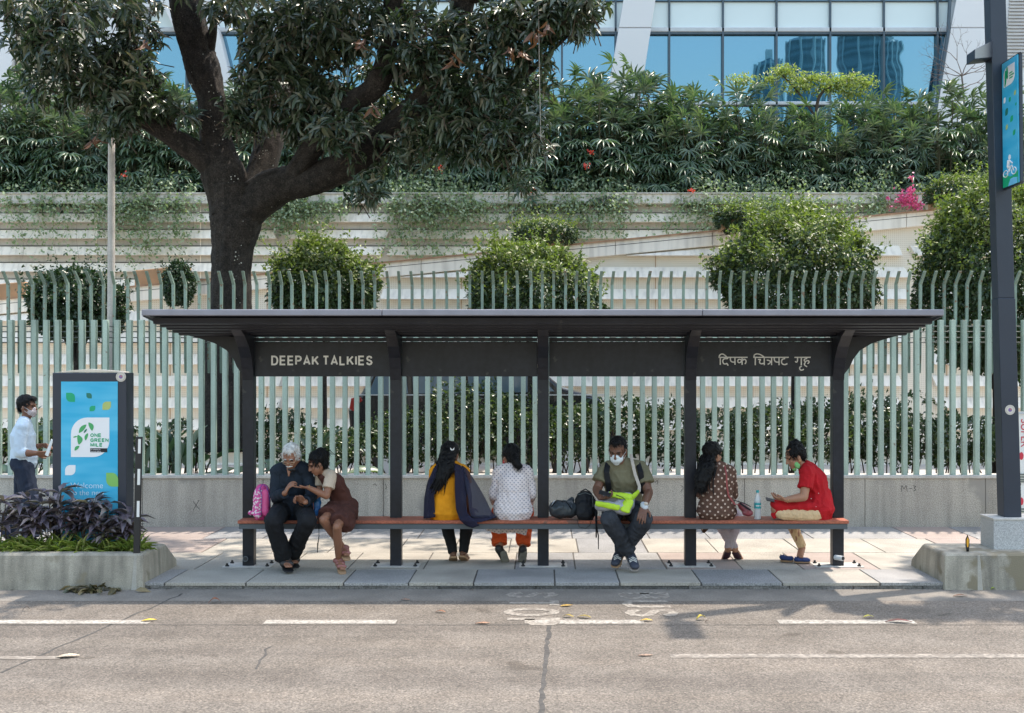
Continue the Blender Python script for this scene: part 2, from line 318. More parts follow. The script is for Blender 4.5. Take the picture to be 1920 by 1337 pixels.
# pavement slabs
SL = [mat('slab_grey', (.285,.275,.265), .85, .14, 2.2, fine=.30, fscale=110, bump=.3), mat('slab_blue', (.245,.24,.238), .85, .14, 2.2, fine=.32, fscale=90, bump=.3),
      mat('slab_buff', (.345,.315,.27), .85, .14, 2.2, fine=.26, fscale=110, bump=.3), mat('slab_red', (.32,.26,.23), .85, .07, 3, fine=.18, fscale=90, bump=.3), mat('slab_joint', (.10,.09,.08), .95, .2)]
pv = MB(); pv.box(-45, 45, 10.345, 13.98, -.3, -.006, 4)
rows = [10.33, 11.02, 12.02, 13.0, 13.98]
for k in range(4):
    x = -20+k*.21
    while x < 20:
        wd = random.choice([.6, .75, .9] if k != 3 else [.9, 1.2, .7])
        t = random.choices([0, 1, 2, 3], ([6, 3, 1.5, .1], [2, .5, 7, .15], [1, .2, 8, .15], [1, 8, .3, .1])[k])[0]  # middle rows mostly buff: the sunlit strip's warmth is put into slab colour
        if k > 0 and (abs(x+wd/2+4.4) < .5 or abs(x+wd/2-4.85) < .35): t = 3
        dz = random.uniform(-.002, .0015)
        pv.box(x+.007, x+wd-.007, rows[k]+(.004 if k else -.004+random.uniform(0, .006)), rows[k+1]-.004, -.03, dz, t); x += wd
tag(pv.build('pavement', SL, bevel=.003, origin=False), kind='structure')
kb = MB(); x = -14
KM = [mat('kerb_stone', (.15,.14,.13), .95, .2, 8, fine=.3, fscale=60, bump=.9, bscale=40), mat('kerb_dark', (.085,.08,.075), .95, .2, 8, fine=.3, fscale=60, bump=.9, bscale=40)]
while x < 14:
    wd = random.uniform(.5, 1.0); kb.box(x+.004, x+wd-.004, 10.335+random.uniform(-.006, .006), 10.345+.05, -.12, -.031, random.choice([0, 0, 1])); x += wd
tag(kb.build('kerb', KM, bevel=.006, origin=False), kind='structure')
# driveway beyond the fence, planting strip
M['drive'] = mat('driveway_concrete', (.40,.37,.34), .9, .06, .8, fine=.08, fscale=40)
tag(MB().quad((-60,14.2,0),(60,14.2,0),(60,24,0),(-60,24,0)).build('driveway', M['drive'], origin=False), kind='structure')
tag(MB().box(-60,60,14.22,18.3,-.1,.05).build('planting_bed', mat('bed_soil', (.10,.08,.06), .95, .25, 3, fine=.2, fscale=30, bump=.6), origin=False), kind='structure')
# ================= LOW WALL + FENCE =================
wl = thing('low_wall', 'low speckled granite wall with pale coping under the green fence', 'wall', (0, 14.05, 0))
b = MB(); x = -20
while x < 20: b.box(x+.002, x+1.496, 13.95+random.uniform(0, .001), 14.2, -.05, .605); x += 1.5
b.build('wall_panel', M['granite'], wl, bevel=.003)
MB().box(-20, 20, 13.93, 14.22, .606, .642).build('coping', M['coping'], wl, bevel=.006)
def stroke_mesh(polys, Y, r, conv, n=5):
    b = MB()
    for pl in polys:
        pts = [V(conv(*q)) for q in pl]; out = []
        if len(pts) > 2:
            for i in range(len(pts)-1):
                p0 = pts[max(i-1,0)]; p1 = pts[i]; p2 = pts[i+1]; p3 = pts[min(i+2, len(pts)-1)]
                for t in (0, .25, .5, .75): out.append(.5*((2*p1)+(p2-p0)*t+(2*p0-5*p1+4*p2-p3)*t*t+(3*p1-p0-3*p2+p3)*t**3))
            out.append(pts[-1])
        else: out = pts
        b.tube(out, r, n)
    return b
stroke_mesh([[(1690,922),(1691,910),(1695,917),(1699,910),(1701,922)], [(1705,916),(1710,916)], [(1712,911),(1717,912),(1714,915),(1717,918),(1713,921)],
    [(362,940),(368,948),(374,955)], [(373,938),(366,950),(362,957)], [(1228,905),(1233,901),(1232,909)], [(1276,910),(1281,915),(1276,922)], [(700,910),(703,907),(706,911)], [(722,907),(725,914),(722,917)]],
    0, .0035, lambda x, y: (PX(x, 13.95), 13.951, PZ(y, 13.95)), 4).build('scrawl', M['black'], wl)
fn = thing('picket_fence', 'long pale green metal fence with flat pickets and bent spear tops', 'fence', (0, 14.07, .64))
xs = [PX(x, 14.02) for x in np.arange(-3.5-22.38*6, 2060, 22.38)[:98]]
pk = MB().box(-.029, .029, 14.0, 14.075, .63, PZ(600, 14.03)).build('picket', M['picket'], fn, bevel=.004)
pk.location.x = xs[0]
for i, x in enumerate(xs[1:]):
    o = pk.copy(); COL.objects.link(o); o.location.x = x+random.gauss(0, .004); o.rotation_euler = (0, random.gauss(0, .0012), random.gauss(0, .03))
fy = 14.13
b = MB(); zt = PZ(508, 14.0); zb = PZ(532, fy); pr = [(fy, PZ(700, fy)), (fy+.012, PZ(672, fy)), (fy+.012, zb), (fy-.13, zt), (fy-.16, zt-.005), (fy-.024, zb-.012), (fy-.012, PZ(672, fy))]
b.prism([(-.017, y, z) for y, z in pr], (.034, 0, 0)); fi = b.build('spear', M['finial'], fn, bevel=.002)
fi.location.x = xs[0]+.075
for i, x in enumerate(xs[1:]):
    o = fi.copy(); COL.objects.link(o); o.location.x = x+.075+random.gauss(0, .005); o.rotation_euler = (0, random.gauss(0, .006), random.gauss(0, .05))
for py in (612, 622, 633, 642):
    z = PZ(py, 14.1); MB().cyl((-20, 14.105, z), (20, 14.105, z), .0065, n=6).build('rail', M['rail'], fn)
# ================= RAMP WALL =================
YR = 23.0
def tband(pts, t):   # louvre with its lower edge standing out
    pts = [V(p) for p in pts]; a, b_, c, d = pts; o = V((0, -.10, 0)); k = V((0, t, 0))
    return MB().add([a+k*.4, b_+k*.4, c+o+k*.4, d+o+k*.4, a+k, b_+k, c+k, d+k], [(0,1,2,3),(4,5,6,7),(0,1,5,4),(1,2,6,5),(2,3,7,6),(3,0,4,7)])
M['mesh'] = None
def mesh_mat():
    m, nt, N, L, B = newmat('perforated_panel'); tc = N.new('ShaderNodeTexCoord')
    mp = N.new('ShaderNodeMapping'); mp.inputs['Rotation'].default_value = (math.pi/2, 0, 0); L.new(tc.outputs['Object'], mp.inputs[0])
    bk = N.new('ShaderNodeTexBrick'); bk.offset = 0; bk.inputs['Scale'].default_value = 1; bk.inputs['Brick Width'].default_value = .042; bk.inputs['Row Height'].default_value = .042
    bk.inputs['Mortar Size'].default_value = .011; bk.inputs['Mortar Smooth'].default_value = .3
    bk.inputs['Color1'].default_value = (.66,.58,.48,1); bk.inputs['Color2'].default_value = (.64,.57,.47,1); bk.inputs['Mortar'].default_value = (.78,.72,.62,1)
    L.new(mp.outputs[0], bk.inputs['Vector']); L.new(bk.outputs[0], B.inputs['Base Color']); B.inputs['Roughness'].default_value = .8; return m
M['mesh'] = mesh_mat()
M['clad'] = mat('white_cladding', (.85,.79,.70), .6, .05, .7, streak=.28)
M['rust'] = mat('rust_stain', (.34,.20,.12), .8, .2, 5)
rw = thing('ramp_wall', 'pale ramp wall of perforated panels and white louvre bands rising to the right', 'wall', (0, YR+.3, 0))
def rty(x): return 541-(x-217)*.0956
b = MB(); b.prism([P(-120, rty(-120)+24, YR), P(2060, rty(2060)+24, YR), V((PX(2060, YR), YR, -.1)), V((PX(-120, YR), YR, -.1))], (0, .35, 0)); b.build('perforated_panel', M['mesh'], rw)
b = MB()
for x0 in range(-120, 2060, 182):
    x1 = min(x0+181.2, 2060); b.prism([P(x0, rty(x0), YR-.12), P(x1, rty(x1), YR-.12), P(x1, rty(x1)+27, YR-.12), P(x0, rty(x0)+27, YR-.12)], (0, .5, 0))
b.build('parapet', M['clad'], rw, bevel=.008)
b = MB(); b.prism([P(-120, rty(-120)-2.5, YR-.16), P(2060, rty(2060)-2.5, YR-.16), P(2060, rty(2060)+.3, YR-.16), P(-120, rty(-120)+.3, YR-.16)], (0, .6, 0)); b.build('rusty_cap', M['rust'], rw)
b = MB(); b.prism([P(-120, rty(-120)+8, YR-.123), P(2060, rty(2060)+8, YR-.123), P(2060, rty(2060)+9, YR-.123), P(-120, rty(-120)+9, YR-.123)], (0, .01, 0)); b.build('dark_groove', M['crack'], rw)  # thin dark strip laid along the parapet face
for k in range(-2, 11):
    x = -45+182*k; MB().box(PX(x, YR)-.012, PX(x, YR)+.012, YR-.006, YR+.02, 0, PZ(rty(x)+28, YR)).build('rust_seam', mat('seam', (.50,.36,.25), .8, .2, 3) if k == -2 else bpy.data.materials['seam'], rw)
cuts = [(-400, 0), (520, 30), (1115, -1000), (1700, 34), (2300, 0)]
def louv(y0, y1, gaps, xs0=-150, xs1=2080):
    segs = []; cur = (xs0, xs0)
    for (ga, gb, gc, gd) in gaps:      # gap: top-left, bottom-left, top-right, bottom-right
        segs.append((cur[0], ga, gb, cur[1])); cur = (gc, gd)
    segs.append((cur[0], xs1, xs1, cur[1])); return segs
k = 0; y = 460
while y < 900:
    y0, y1 = y, y+19.5
    gx = {0: (1687,1692,1708,1716), 1: (1697,1709,1722,1730)}.get(k, (1705-k*3, 1712-k*3, 1725+k*4, 1731+k*4))
    gl = (505+k*4, 511+k*4, 540-k*2, 534-k*2) if k < 9 else (520,520,530,530)
    for (a0, a1, c1, c0) in louv(y0, y1, [gl, (690+k*2,696+k*2,722-k*2,716-k*2), gx]):
        # keep only what lies under the parapet
        def clipx(xx, yy): return yy > rty(xx)+30
        if not clipx(a1 if a1 < 2080 else 2050, y0): continue
        if not clipx(a0, y0):
            xs_ = 217+(541+30-y0)/.0956; xs2 = 217+(541+30-y1)/.0956
            if xs_ > a1-5: continue
            pts = [P(xs_, y0, YR-.1), P(a1, y0, YR-.1), P(c1, y1, YR-.1), P(max(xs2, c0), y1, YR-.1)]
        else: pts = [P(a0, y0, YR-.1), P(a1, y0, YR-.1), P(c1, y1, YR-.1), P(c0, y1, YR-.1)]
        tband(pts, .13).build('louvre_band', M['clad'], rw, bevel=.006)
    k += 1; y += 40.8
pot = mat('terracotta_box', (.36,.22,.12), .8, .12, 4)
for (x0, x1, y0, y1, ly) in ((-30,46,535,560,'on the ramp at the far left edge'), (252,348,507,533,'on the ramp behind the white pole')):
    c = thing('planter_box', 'brown rectangular planter box '+ly, 'planter', P((x0+x1)/2, y1, 23.1))
    sl_ = -.0956*(x1-x0)
    MB().pxprism([(x0, y0-sl_*0), (x1, y0+sl_), (x1, y1+sl_+4), (x0, y1+4)], 23.1, .4).build('box', pot, c, bevel=.02)
# ================= PODIUM =================
YP = 28.0
pd = thing('podium_wall', 'long grey podium wall with white louvre bands under the palm hedge', 'wall', (0, YP+.5, 0))
M['pgrey'] = mat('podium_grey', (.50,.475,.43), .85, .08, .8, streak=.18)
MB().box(-20, 20, YP, YP+.4, -.1, PZ(384, YP)).build('back_panel', M['pgrey'], pd)
M['lip'] = mat('planter_lip', (.60,.575,.53), .8, .06, .8, streak=.3)
b = MB(); x = -20
while x < 20: b.box(x+.006, x+2.594, YP-.22, YP+.4, PZ(384, YP), PZ(366, YP)); x += 2.6
b.build('planter_lip', M['lip'], pd, bevel=.01)
MB().box(-20, 20, YP-.26, YP-.20, PZ(366, YP)+.002, PZ(364, YP)).build('lip_cap', M['lip'], pd)
for k in range(5):
    y0 = 400+31*k; y1 = y0+16.5
    g1 = (503+k*8, 511+k*8, 525+k*7, 532+k*7) if k < 4 else (535,540,553,560); g2 = (740-k*10, 733-k*10, 765-k*16, 757-k*16)
    for (a0, a1, c1, c0) in louv(y0, y1, [g1, g2]):
        tband([P(a0, y0, YP-.12), P(a1, y0, YP-.12), P(c1, y1, YP-.12), P(c0, y1, YP-.12)], .12).build('louvre_band', M['clad'], pd, bevel=.006)
    MB().box(-20, 20, YP-.002-.004*k-.01, YP+.01, PZ(y0-1.5, YP), PZ(y0-.5, YP)).build('dark_groove', M['crack'], pd)  # thin dark strip just above each louvre band
for k in range(14):
    MB().box(-19+k*2.6, -18.975+k*2.6, YP-.006, YP+.01, 3, PZ(384, YP)).build('seam', M['clad'], pd)
tag(MB().box(-20, 20, YP+.4, YP+6.2, 5.2, PZ(370, YP)).build('roof_bed', M['soil'], origin=False), kind='structure')
tag(MB().box(-60, 60, YP+.42, 90, -.12, 5.2).build('podium_terrace', M['pgrey'], origin=False), kind='structure')
# ================= OFFICE BUILDING =================
YO = 35.0
ob = thing('office_building', 'white office block with slanted white columns and blue mirror glass above the hedge', 'building', (0, YO+5, 5.2))
def glass_mat():
    m, nt, N, L, B = newmat('blue_glass')
    B.inputs['Base Color'].default_value = (.035,.17,.26,1); B.inputs['Roughness'].default_value = .03; B.inputs['Metallic'].default_value = 0; B.inputs['Specular IOR Level'].default_value = .9
    g = N.new('ShaderNodeBsdfGlossy'); g.inputs['Color'].default_value = (.16,.30,.40,1); g.inputs['Roughness'].default_value = .01
    tc = N.new('ShaderNodeTexCoord'); nz = N.new('ShaderNodeTexNoise'); nz.inputs['Scale'].default_value = .55; nz.inputs['Detail'].default_value = 1.5
    L.new(tc.outputs['Object'], nz.inputs['Vector']); b = N.new('ShaderNodeBump'); b.inputs['Strength'].default_value = .05; b.inputs['Distance'].default_value = .12
    L.new(nz.outputs[0], b.inputs['Height']); L.new(b.outputs[0], g.inputs['Normal'])
    mx = N.new('ShaderNodeMixShader'); mx.inputs[0].default_value = .8; L.new(B.outputs[0], mx.inputs[1]); L.new(g.outputs[0], mx.inputs[2]); L.new(mx.outputs[0], N['Material Output'].inputs[0]); return m
M['glass'] = glass_mat()
M['spandrel'] = mat('spandrel_panel', (.64,.74,.76), .25, .05, .3, spec=.8)
M['panelw'] = mat('facade_white', (.66,.67,.69), .45, .025, .3)
M['mull'] = mat('mullion_dark', (.05,.08,.11), .4, .1)
M['alu'] = mat('mullion_aluminium', (.50,.53,.56), .35, .05)
MB().box(PX(-700,YO), PX(2700,YO), YO+.6, YO+14, 5.0, 26).build('core', M['panelw'], ob)
zt = 24.0
def zrow(y0, y1, m, name, dy=0, x0=150, x1=2500): return MB().box(PX(x0,YO), PX(x1,YO), YO+dy, YO+dy+.1, PZ(y1,YO), PZ(y0,YO)).build(name, m, ob)
MX = [1255+100.6*k for k in range(-10, 6)]
def panes(y0, y1, m, name, dy):
    e = [250]+MX+[1860]
    for i in range(len(e)-1): MB().box(PX(e[i]+1,YO), PX(e[i+1]-1,YO), YO+dy, YO+dy+.06, PZ(y1,YO), PZ(y0,YO)).build(name, m, ob)
panes(64, 189, M['glass'], 'window_pane', .12); panes(199, 330, M['glass'], 'window_pane', .12); panes(3, 50, M['spandrel'], 'spandrel', .06); panes(-140, 0, M['glass'], 'window_pane', .12)
MB().box(PX(250,YO), PX(1860,YO), YO-.02, YO+.2, PZ(60,YO), PZ(51,YO)).build('transom', M['alu'], ob, bevel=.03)
MB().box(PX(250,YO), PX(1860,YO), YO-.02, YO+.2, PZ(197,YO), PZ(190,YO)).build('transom', M['alu'], ob, bevel=.03)
MB().box(PX(250,YO), PX(1860,YO), YO+.0, YO+.2, PZ(64,YO), PZ(60.2,YO)).build('transom', M['mull'], ob)
MB().box(PX(250,YO), PX(1860,YO), YO+.0, YO+.2, PZ(2.6,YO), PZ(.4,YO)).build('transom', M['mull'], ob)
for x in MX: MB().box(PX(x,YO)-.03, PX(x,YO)+.03, YO-.02, YO+.2, 5, PZ(-140,YO)).build('mullion', M['mull'], ob)
def slab(pts, dy=-.35, t=.5, m=None, name='slanted_column'): return MB().pxprism(pts, YO+dy, t).build(name, m or M['panelw'], ob, bevel=.02)
def colm(xt0, xt1, xb0, xb1, yb=155):   # two visible cladding lengths with a joint at y=52
    f = lambda a, c, y: a+(c-a)*(y-0)/yb
    for (y0, y1) in ((-200, -49), (-48, 51.6), (52.6, 155), (155.8, 330)):
        slab([(f(xt0,xb0,y0), y0), (f(xt1,xb1,y0), y0), (f(xt1,xb1,y1), y1), (f(xt0,xb0,y1), y1)])
colm(1169, 1229, 1143, 1205)
slab([(1793,-200),(2700,-200),(2700,51.6),(1783,51.6),(1793,0)], name='side_wall'); slab([(1783,52.6),(2700,52.6),(2700,330),(1735,330)], name='side_wall')
slab([(1787,-150),(1793,-150),(1782,60),(1738,330),(1732,330),(1776,60)], -.37, .1, M['mull'], 'window_edge')
b = MB(); yy = -40
while yy < 122: b.pxprism([(1885+ (122-yy)*.07, yy), (2060, yy), (2060, yy+3.4), (1885+(122-yy)*.07, yy+3.4)], YO-.42, .06); yy += 6.4
b.build('louvre_grille', mat('grille', (.45,.45,.45), .5, .05), ob)
# left part
colm(300, 395, 372, 432, 150)
slab([(-500,-200),(45,-200),(20,150),(20,330),(-500,330)], name='side_wall'); slab([(182,-200),(246,-200),(225,150),(210,330),(150,330)], name='slanted_column')
M['brown'] = mat('brown_screen', (.42,.33,.24), .8, .12, 2, col2=(.30,.17,.12))
slab([(45,-200),(182,-200),(150,330),(20,330)], -.2, .3, mat('beige_wall', (.58,.50,.38), .8, .08, 1), 'beige_wall'); slab([(128,-200),(157,-200),(152,18),(126,18)], -.24, .1, M['brown'], 'brown_screen'); slab([(72,0),(98,0),(96,58),(66,60)], -.24, .1, M['brown'], 'brown_screen')
slab([(246,15),(280,15),(262,110),(236,110)], -.1, .3, mat('recess_grey', (.25,.27,.28), .6, .05), 'recess'); slab([(240,4),(282,4),(279,16),(246,16)], -.3, .4, M['panelw'], 'lintel')
# glass towers across the city, seen mirrored in the panes
def tower(name, label, px, topy, wpx, D, seed, sq=False):
    X = (px-VX)*(D+2*YO+.24)/F; Z = (VY-topy)*(D+2*YO+.24)/F+H; R = wpx*(D+2*YO)/F/2
    t = thing(name, label, 'tower', (X, -D, 0)); m, nt, N, L, B = newmat('tower_glass'); B.inputs['Roughness'].default_value = .3
    tc = N.new('ShaderNodeTexCoord'); br = N.new('ShaderNodeTexWave'); br.bands_direction = 'Z'; br.inputs['Scale'].default_value = .08; br.inputs['Distortion'].default_value = .6
    L.new(tc.outputs['Object'], br.inputs[0]); r = N.new('ShaderNodeValToRGB'); r.color_ramp.elements[0].color = (.02,.07,.10,1); r.color_ramp.elements[1].color = (.08,.17,.22,1); L.new(br.outputs[1], r.inputs[0]); L.new(r.outputs[0], B.inputs[0])
    b = MB(); n = 24 if not sq else 4; b.lathe([(R*.98, 0), (R, Z*.6), (R*.93, Z-2), (R*.7, Z)], (X, -D, 0), n); b.build('shaft', m, t)
    b = MB()
    for k in range(12): a = math.pi*2*k/12; b.cyl((X+R*1.01*math.cos(a), -D+R*1.01*math.sin(a), 0), (X+R*.95*math.cos(a), -D+R*.95*math.sin(a), Z-1), .5, n=4)
    b.build('fin', mat('fin', (.25,.4,.45), .4), t); b = MB(); b.box(X-R*.3, X+R*.3, -D-R*.3, -D+R*.3, Z-1, Z+3); b.build('plant_room', bpy.data.materials['fin'], t)
tower('glass_tower', 'narrow tower mirrored in the second glass pane from the left of the hedge', 1512, 72, 74, 400, 1)
tower('glass_tower', 'wide dark tower mirrored in the tallest glass panes', 1622, 52, 104, 440, 2)
tower('glass_tower', 'low tower mirrored at the left of the pair', 1440, 112, 60, 380, 3, True)
tower('glass_tower', 'slim tower mirrored at the right end of the panes', 1668, 75, 50, 430, 4)
# ================= BUS SHELTER =================
SH = thing('bus_shelter', 'long dark grey bus shelter with red brown bench and folded flat roof', 'bus shelter', (0, 11.2, 0))
S = M['shelter']; px_ = [-2.955+1.4735*k for k in range(5)]
YPF = 11.18; zr_f = PZ(591, 10.15); zr_t = PZ(580, 10.15)
def roofz(y): return zr_f-(y-10.15)*(zr_f-2.335)/1.1 if y < 11.25 else 2.335+(y-11.25)*.16
for i, x in enumerate(px_):
    MB().box(x-.056, x+.056, YPF, YPF+.11, .0, 2.30).build('post', S, SH, bevel=.006)
    bp = MB().box(x-.24, x+.24, YPF-.07, YPF+.19, .0005, .006).build('base_plate', M['coping'], SH, bevel=.002)
    for dx in (-.20, .20):
        for dy in (-.03, .15):
            MB().cyl((x+dx, YPF+dy, .006), (x+dx, YPF+dy, .035), .011, n=6).cyl((x+dx, YPF+dy, .006), (x+dx, YPF+dy, .018), .02, n=6).build('bolt', M['black'], bp)
    # curved arm carrying the front of the roof
    out = [(11.176, 1.86), (11.15, 1.97), (11.10, 2.08), (11.00, 2.19), (10.86, 2.29), (10.66, 2.375), (10.38, zr_f-.025)]
    inn = [(y, roofz(y)-.012) for y in (10.38, 10.7, 11.0)]+[(YPF, 2.3), (YPF, 1.86)]
    wd = .056
    b = MB(); pts = out+inn; n = len(pts)
    def wy(y): return .056 if y > 10.95 else .056-.018*(10.95-y)/.57
    L_ = [(x-wy(y), y, z) for y, z in pts]; R_ = [(x+wy(y), y, z) for y, z in pts]
    b.add(L_+R_, [tuple(range(n)), tuple(range(n, 2*n))[::-1]]+[(k, n+k, n+(k+1) % n, (k+1) % n) for k in range(n)])
    b.build('curved_arm', S, SH, bevel=.004)
for i in range(4):
    x0, x1 = px_[i]+.058, px_[i+1]-.058
    fp = MB().box(x0, x1, 11.215, 11.235, PZ(706, 11.2), PZ(640.6, 11.2)).build('name_panel', S, SH, bevel=.003)
    MB().box(x0, x1, 11.205, 11.25, PZ(640, 11.2), PZ(633.5, 11.2)).build('panel_rail', S, SH, bevel=.002)
    if i == 0:
        block_text('DEEPAK TALKIES', .097, .0168, M['letters'], 'lettering', face_cam(PX(508, 11.2), 11.2145, PZ(685, 11.2)), fp, gap=.14, wf=.60, space=.24)
    if i == 3:
        cv = lambda x, y: (PX(1330+x/9.143, 11.21), 11.212, PZ(650+y/9.143, 11.21))
        A = [[(160,183),(655,183)], [(172,190),(172,160),(190,135),(220,125),(255,138),(300,178)], [(188,183),(188,312)],
             [(312,183),(312,205),(262,207),(235,228),(232,262),(248,292),(285,295),(302,288),(322,325)],
             [(362,183),(362,225),(378,255),(405,264),(438,264)], [(440,183),(440,312)],
             [(562,183),(562,312)], [(562,248),(530,218),(500,222),(488,246),(498,270),(525,272),(562,244),(598,216),(625,232),(630,262),(612,298)],
             [(755,183),(1360,183)], [(767,190),(768,155),(790,130),(830,124),(880,138),(935,174)], [(788,183),(788,318)],
             [(835,220),(878,220),(862,250),(868,282),(900,294),(938,282)], [(942,183),(942,318)],
             [(985,232),(1020,236),(1045,250),(1066,250)], [(1058,256),(1035,282),(1002,304)], [(1068,183),(1068,318)],
             [(1115,183),(1115,225),(1132,255),(1158,264),(1192,264)], [(1195,183),(1195,318)],
             [(1290,183),(1290,205),(1258,214),(1240,240),(1240,275),(1260,300),(1298,308),(1338,292)],
             [(1460,183),(1735,183)], [(1512,183),(1512,240),(1500,264),(1484,264),(1474,248)], [(1577,183),(1577,318)],
             [(1582,334),(1556,350),(1550,376),(1566,400),(1592,402),(1620,386)],
             [(1668,183),(1668,204),(1636,214),(1626,236),(1645,254),(1680,240),(1704,246),(1708,272),(1684,292)], [(1652,270),(1630,292),(1640,322),(1676,344)]]
        stroke_mesh(A, 0, .0062, cv, 6).build('lettering', M['letters'], fp)
# roof: folded deck, front rim, end fascias, ribs
XL, XR = PX(265, 10.15), PX(1770, 10.15)
b = MB(); b.rings([[(x, y, z) for x in (XL+.03, XR-.03)] for y, z in [(10.18, zr_f+.004), (11.25, 2.345), (12.02, roofz(12.02)+.01), (12.02, roofz(12.02)+.04), (11.25, 2.385), (10.18, zr_t-.006)]], close=False, caps=False)
vs = [(10.18, zr_f+.004), (11.25, 2.345), (12.02, roofz(12.02)+.01), (12.02, roofz(12.02)+.04), (11.25, 2.385), (10.18, zr_t-.006)]
b = MB(); b.prism([(XL+.03, y, z) for y, z in vs], (XR-XL-.06, 0, 0)); b.build('roof_deck', S, SH)
for (a_, b_) in ((XL, PX(716, 10.15)-.002), (PX(716, 10.15)+.002, PX(1317, 10.15)-.002), (PX(1317, 10.15)+.002, XR)):
    MB().box(a_, b_, 10.15, 10.18, zr_f-.004, zr_t).build('roof_rim', M['shelter_rim'], SH, bevel=.008)
for x, dx in ((XL, .012), (XR-.012, .012)):
    b = MB(); b.prism([(x, 10.18, zr_f-.012), (x, 11.25, 2.315), (x, 12.02, roofz(12.02)-.02), (x, 12.03, roofz(12.02)+.045), (x, 11.25, 2.40), (x, 10.18, zr_t)], (dx, 0, 0)); b.build('roof_end', M['steel'], SH, bevel=.003)
MB().box(XL+.02, XR-.02, 12.02, 12.05, roofz(12.02)-.02, roofz(12.02)+.045).build('roof_rim', M['shelter_rim'], SH, bevel=.006)
for k in range(5):
    y = 10.34+k*.18; z = roofz(y)
    MB().prism([(XL+.05+.0*k, y-.035, z+.03*.1), (XL+.05, y-.026, z-.048), (XL+.05, y+.026, z-.056), (XL+.05, y+.035, z-.004)], (XR-XL-.1, 0, 0)).build('roof_rib', S, SH)
MB().box(XL+.5, XR-.5, 11.2, 11.32, 2.2925, 2.375).build('roof_beam', S, SH)
for sg, xe, xp in ((1, XL, px_[0]-.056), (-1, XR, px_[4]+.056)):
    pl = [(447,704),(444,688),(438,674),(425,657),(403,644),(372,634),(336,625)]
    pts = [(PX(x, 11.2) if sg > 0 else -PX(x, 11.2)-.012, 11.20, PZ(y, 11.2)) for x, y in pl]
    if sg < 0: pts = [(p[0]+.0, p[1], p[2]) for p in pts]
    pts += [(pts[-1][0], 11.20, 2.345), (xp, 11.20, 2.345)]; pts[0] = (xp, 11.2, pts[0][2])
    MB().prism(pts, (0, .05, 0)).build('side_bracket', S, SH, bevel=.002)
# bench
bx0, bx1 = PX(445, 10.98), PX(1592, 10.98)
for k in range(3):
    y0 = 10.98+k*.112; MB().box(bx0, bx1, y0+.002, y0+.108, .452, .484).build('bench_plank', M['bench'], SH, bevel=.005)
MB().box(bx0+.01, bx1-.01, 10.995, 11.03, .398, .45).build('bench_frame', M['steel'], SH, bevel=.004)
MB().box(bx0+.01, bx1-.01, 11.27, 11.30, .398, .45).build('bench_frame', M['steel'], SH, bevel=.004)
for x in px_: MB().box(x-.05, x+.05, 11.03, 11.27, .40, .449).build('bench_bracket', M['steel'], SH)
MB().tube([P(460, 1048, 11.2), P(460, 1048, 11.12)], [.028, .028], 16).build('drain_pipe', M['steel'], SH); MB().cyl(P(460, 1048, 11.119), P(460, 1048, 11.117), .02, n=14).build('drain_mouth', M['black'], SH)
MB().tube([P(1566, 1045, 11.17), P(1580, 1047, 11.10)], [.026, .026], 16).build('drain_pipe', M['alu'], SH); MB().cyl(P(1580.2, 1047, 11.099), P(1581, 1047.1, 11.093), .018, n=14).build('drain_mouth', M['black'], SH)
# ================= PLANTERS =================
def planter(sg, label):
    t = thing('concrete_planter', label, 'planter', (sg*5.2, 10.8, -.06)); X0, X1 = 3.68, 9.5; zt = .27
    def ring(z, b, y0, y1, xi): return [(sg*xi, y0, z), (sg*X1, y0, z), (sg*X1, y1, z), (sg*xi, y1, z)]
    y0, y1 = 10.28, 11.25; b = MB()
    if sg < 0:
        b.rings([ring(-.07, 0, y0, y1, X0), ring(.06, 0, y0+.012, y1-.012, X0+.004), ring(zt-.02, 0, y0+.035, y1-.30, X0+.015), ring(zt, 0, y0+.055, y1-.32, X0+.035), ring(zt, 0, y0+.17, y1-.4, X0+.17), ring(zt-.07, 0, y0+.18, y1-.41, X0+.18)], caps=True)
        b.build('kerb_block', M['kerbc'], t, bevel=.012)
        MB().box(-X1, -X0-.16, y0+.16, y1-.40, zt-.1, zt-.03).build('soil_bed', M['soil'], t)
    else:
        b.rings([ring(-.07, 0, y0, y1, X0), ring(.06, 0, y0+.012, y1-.012, X0+.004), ring(zt-.02, 0, y0+.035, y1-.30, X0+.015), ring(zt, 0, y0+.055, y1-.32, X0+.035)]); b.build('kerb_block', M['kerbc'], t, bevel=.012)
    for x in ([3.74, 5.05, 6.0] if sg < 0 else [3.98, 4.55, 5.6]):
        MB().prism([(sg*x, y0-.001, -.06), (sg*(x+.05), y0-.001, -.06), (sg*(x+.035), y0+.032, zt-.018), (sg*(x+.012), y0+.032, zt-.018)], (0, .03, 0)).build('cement_patch', M['cement'], t, bevel=.003)
    return t
planter(-1, 'weathered concrete planter with purple plants at the left of the shelter'); planter(1, 'weathered concrete kerb island under the tall blue pole')
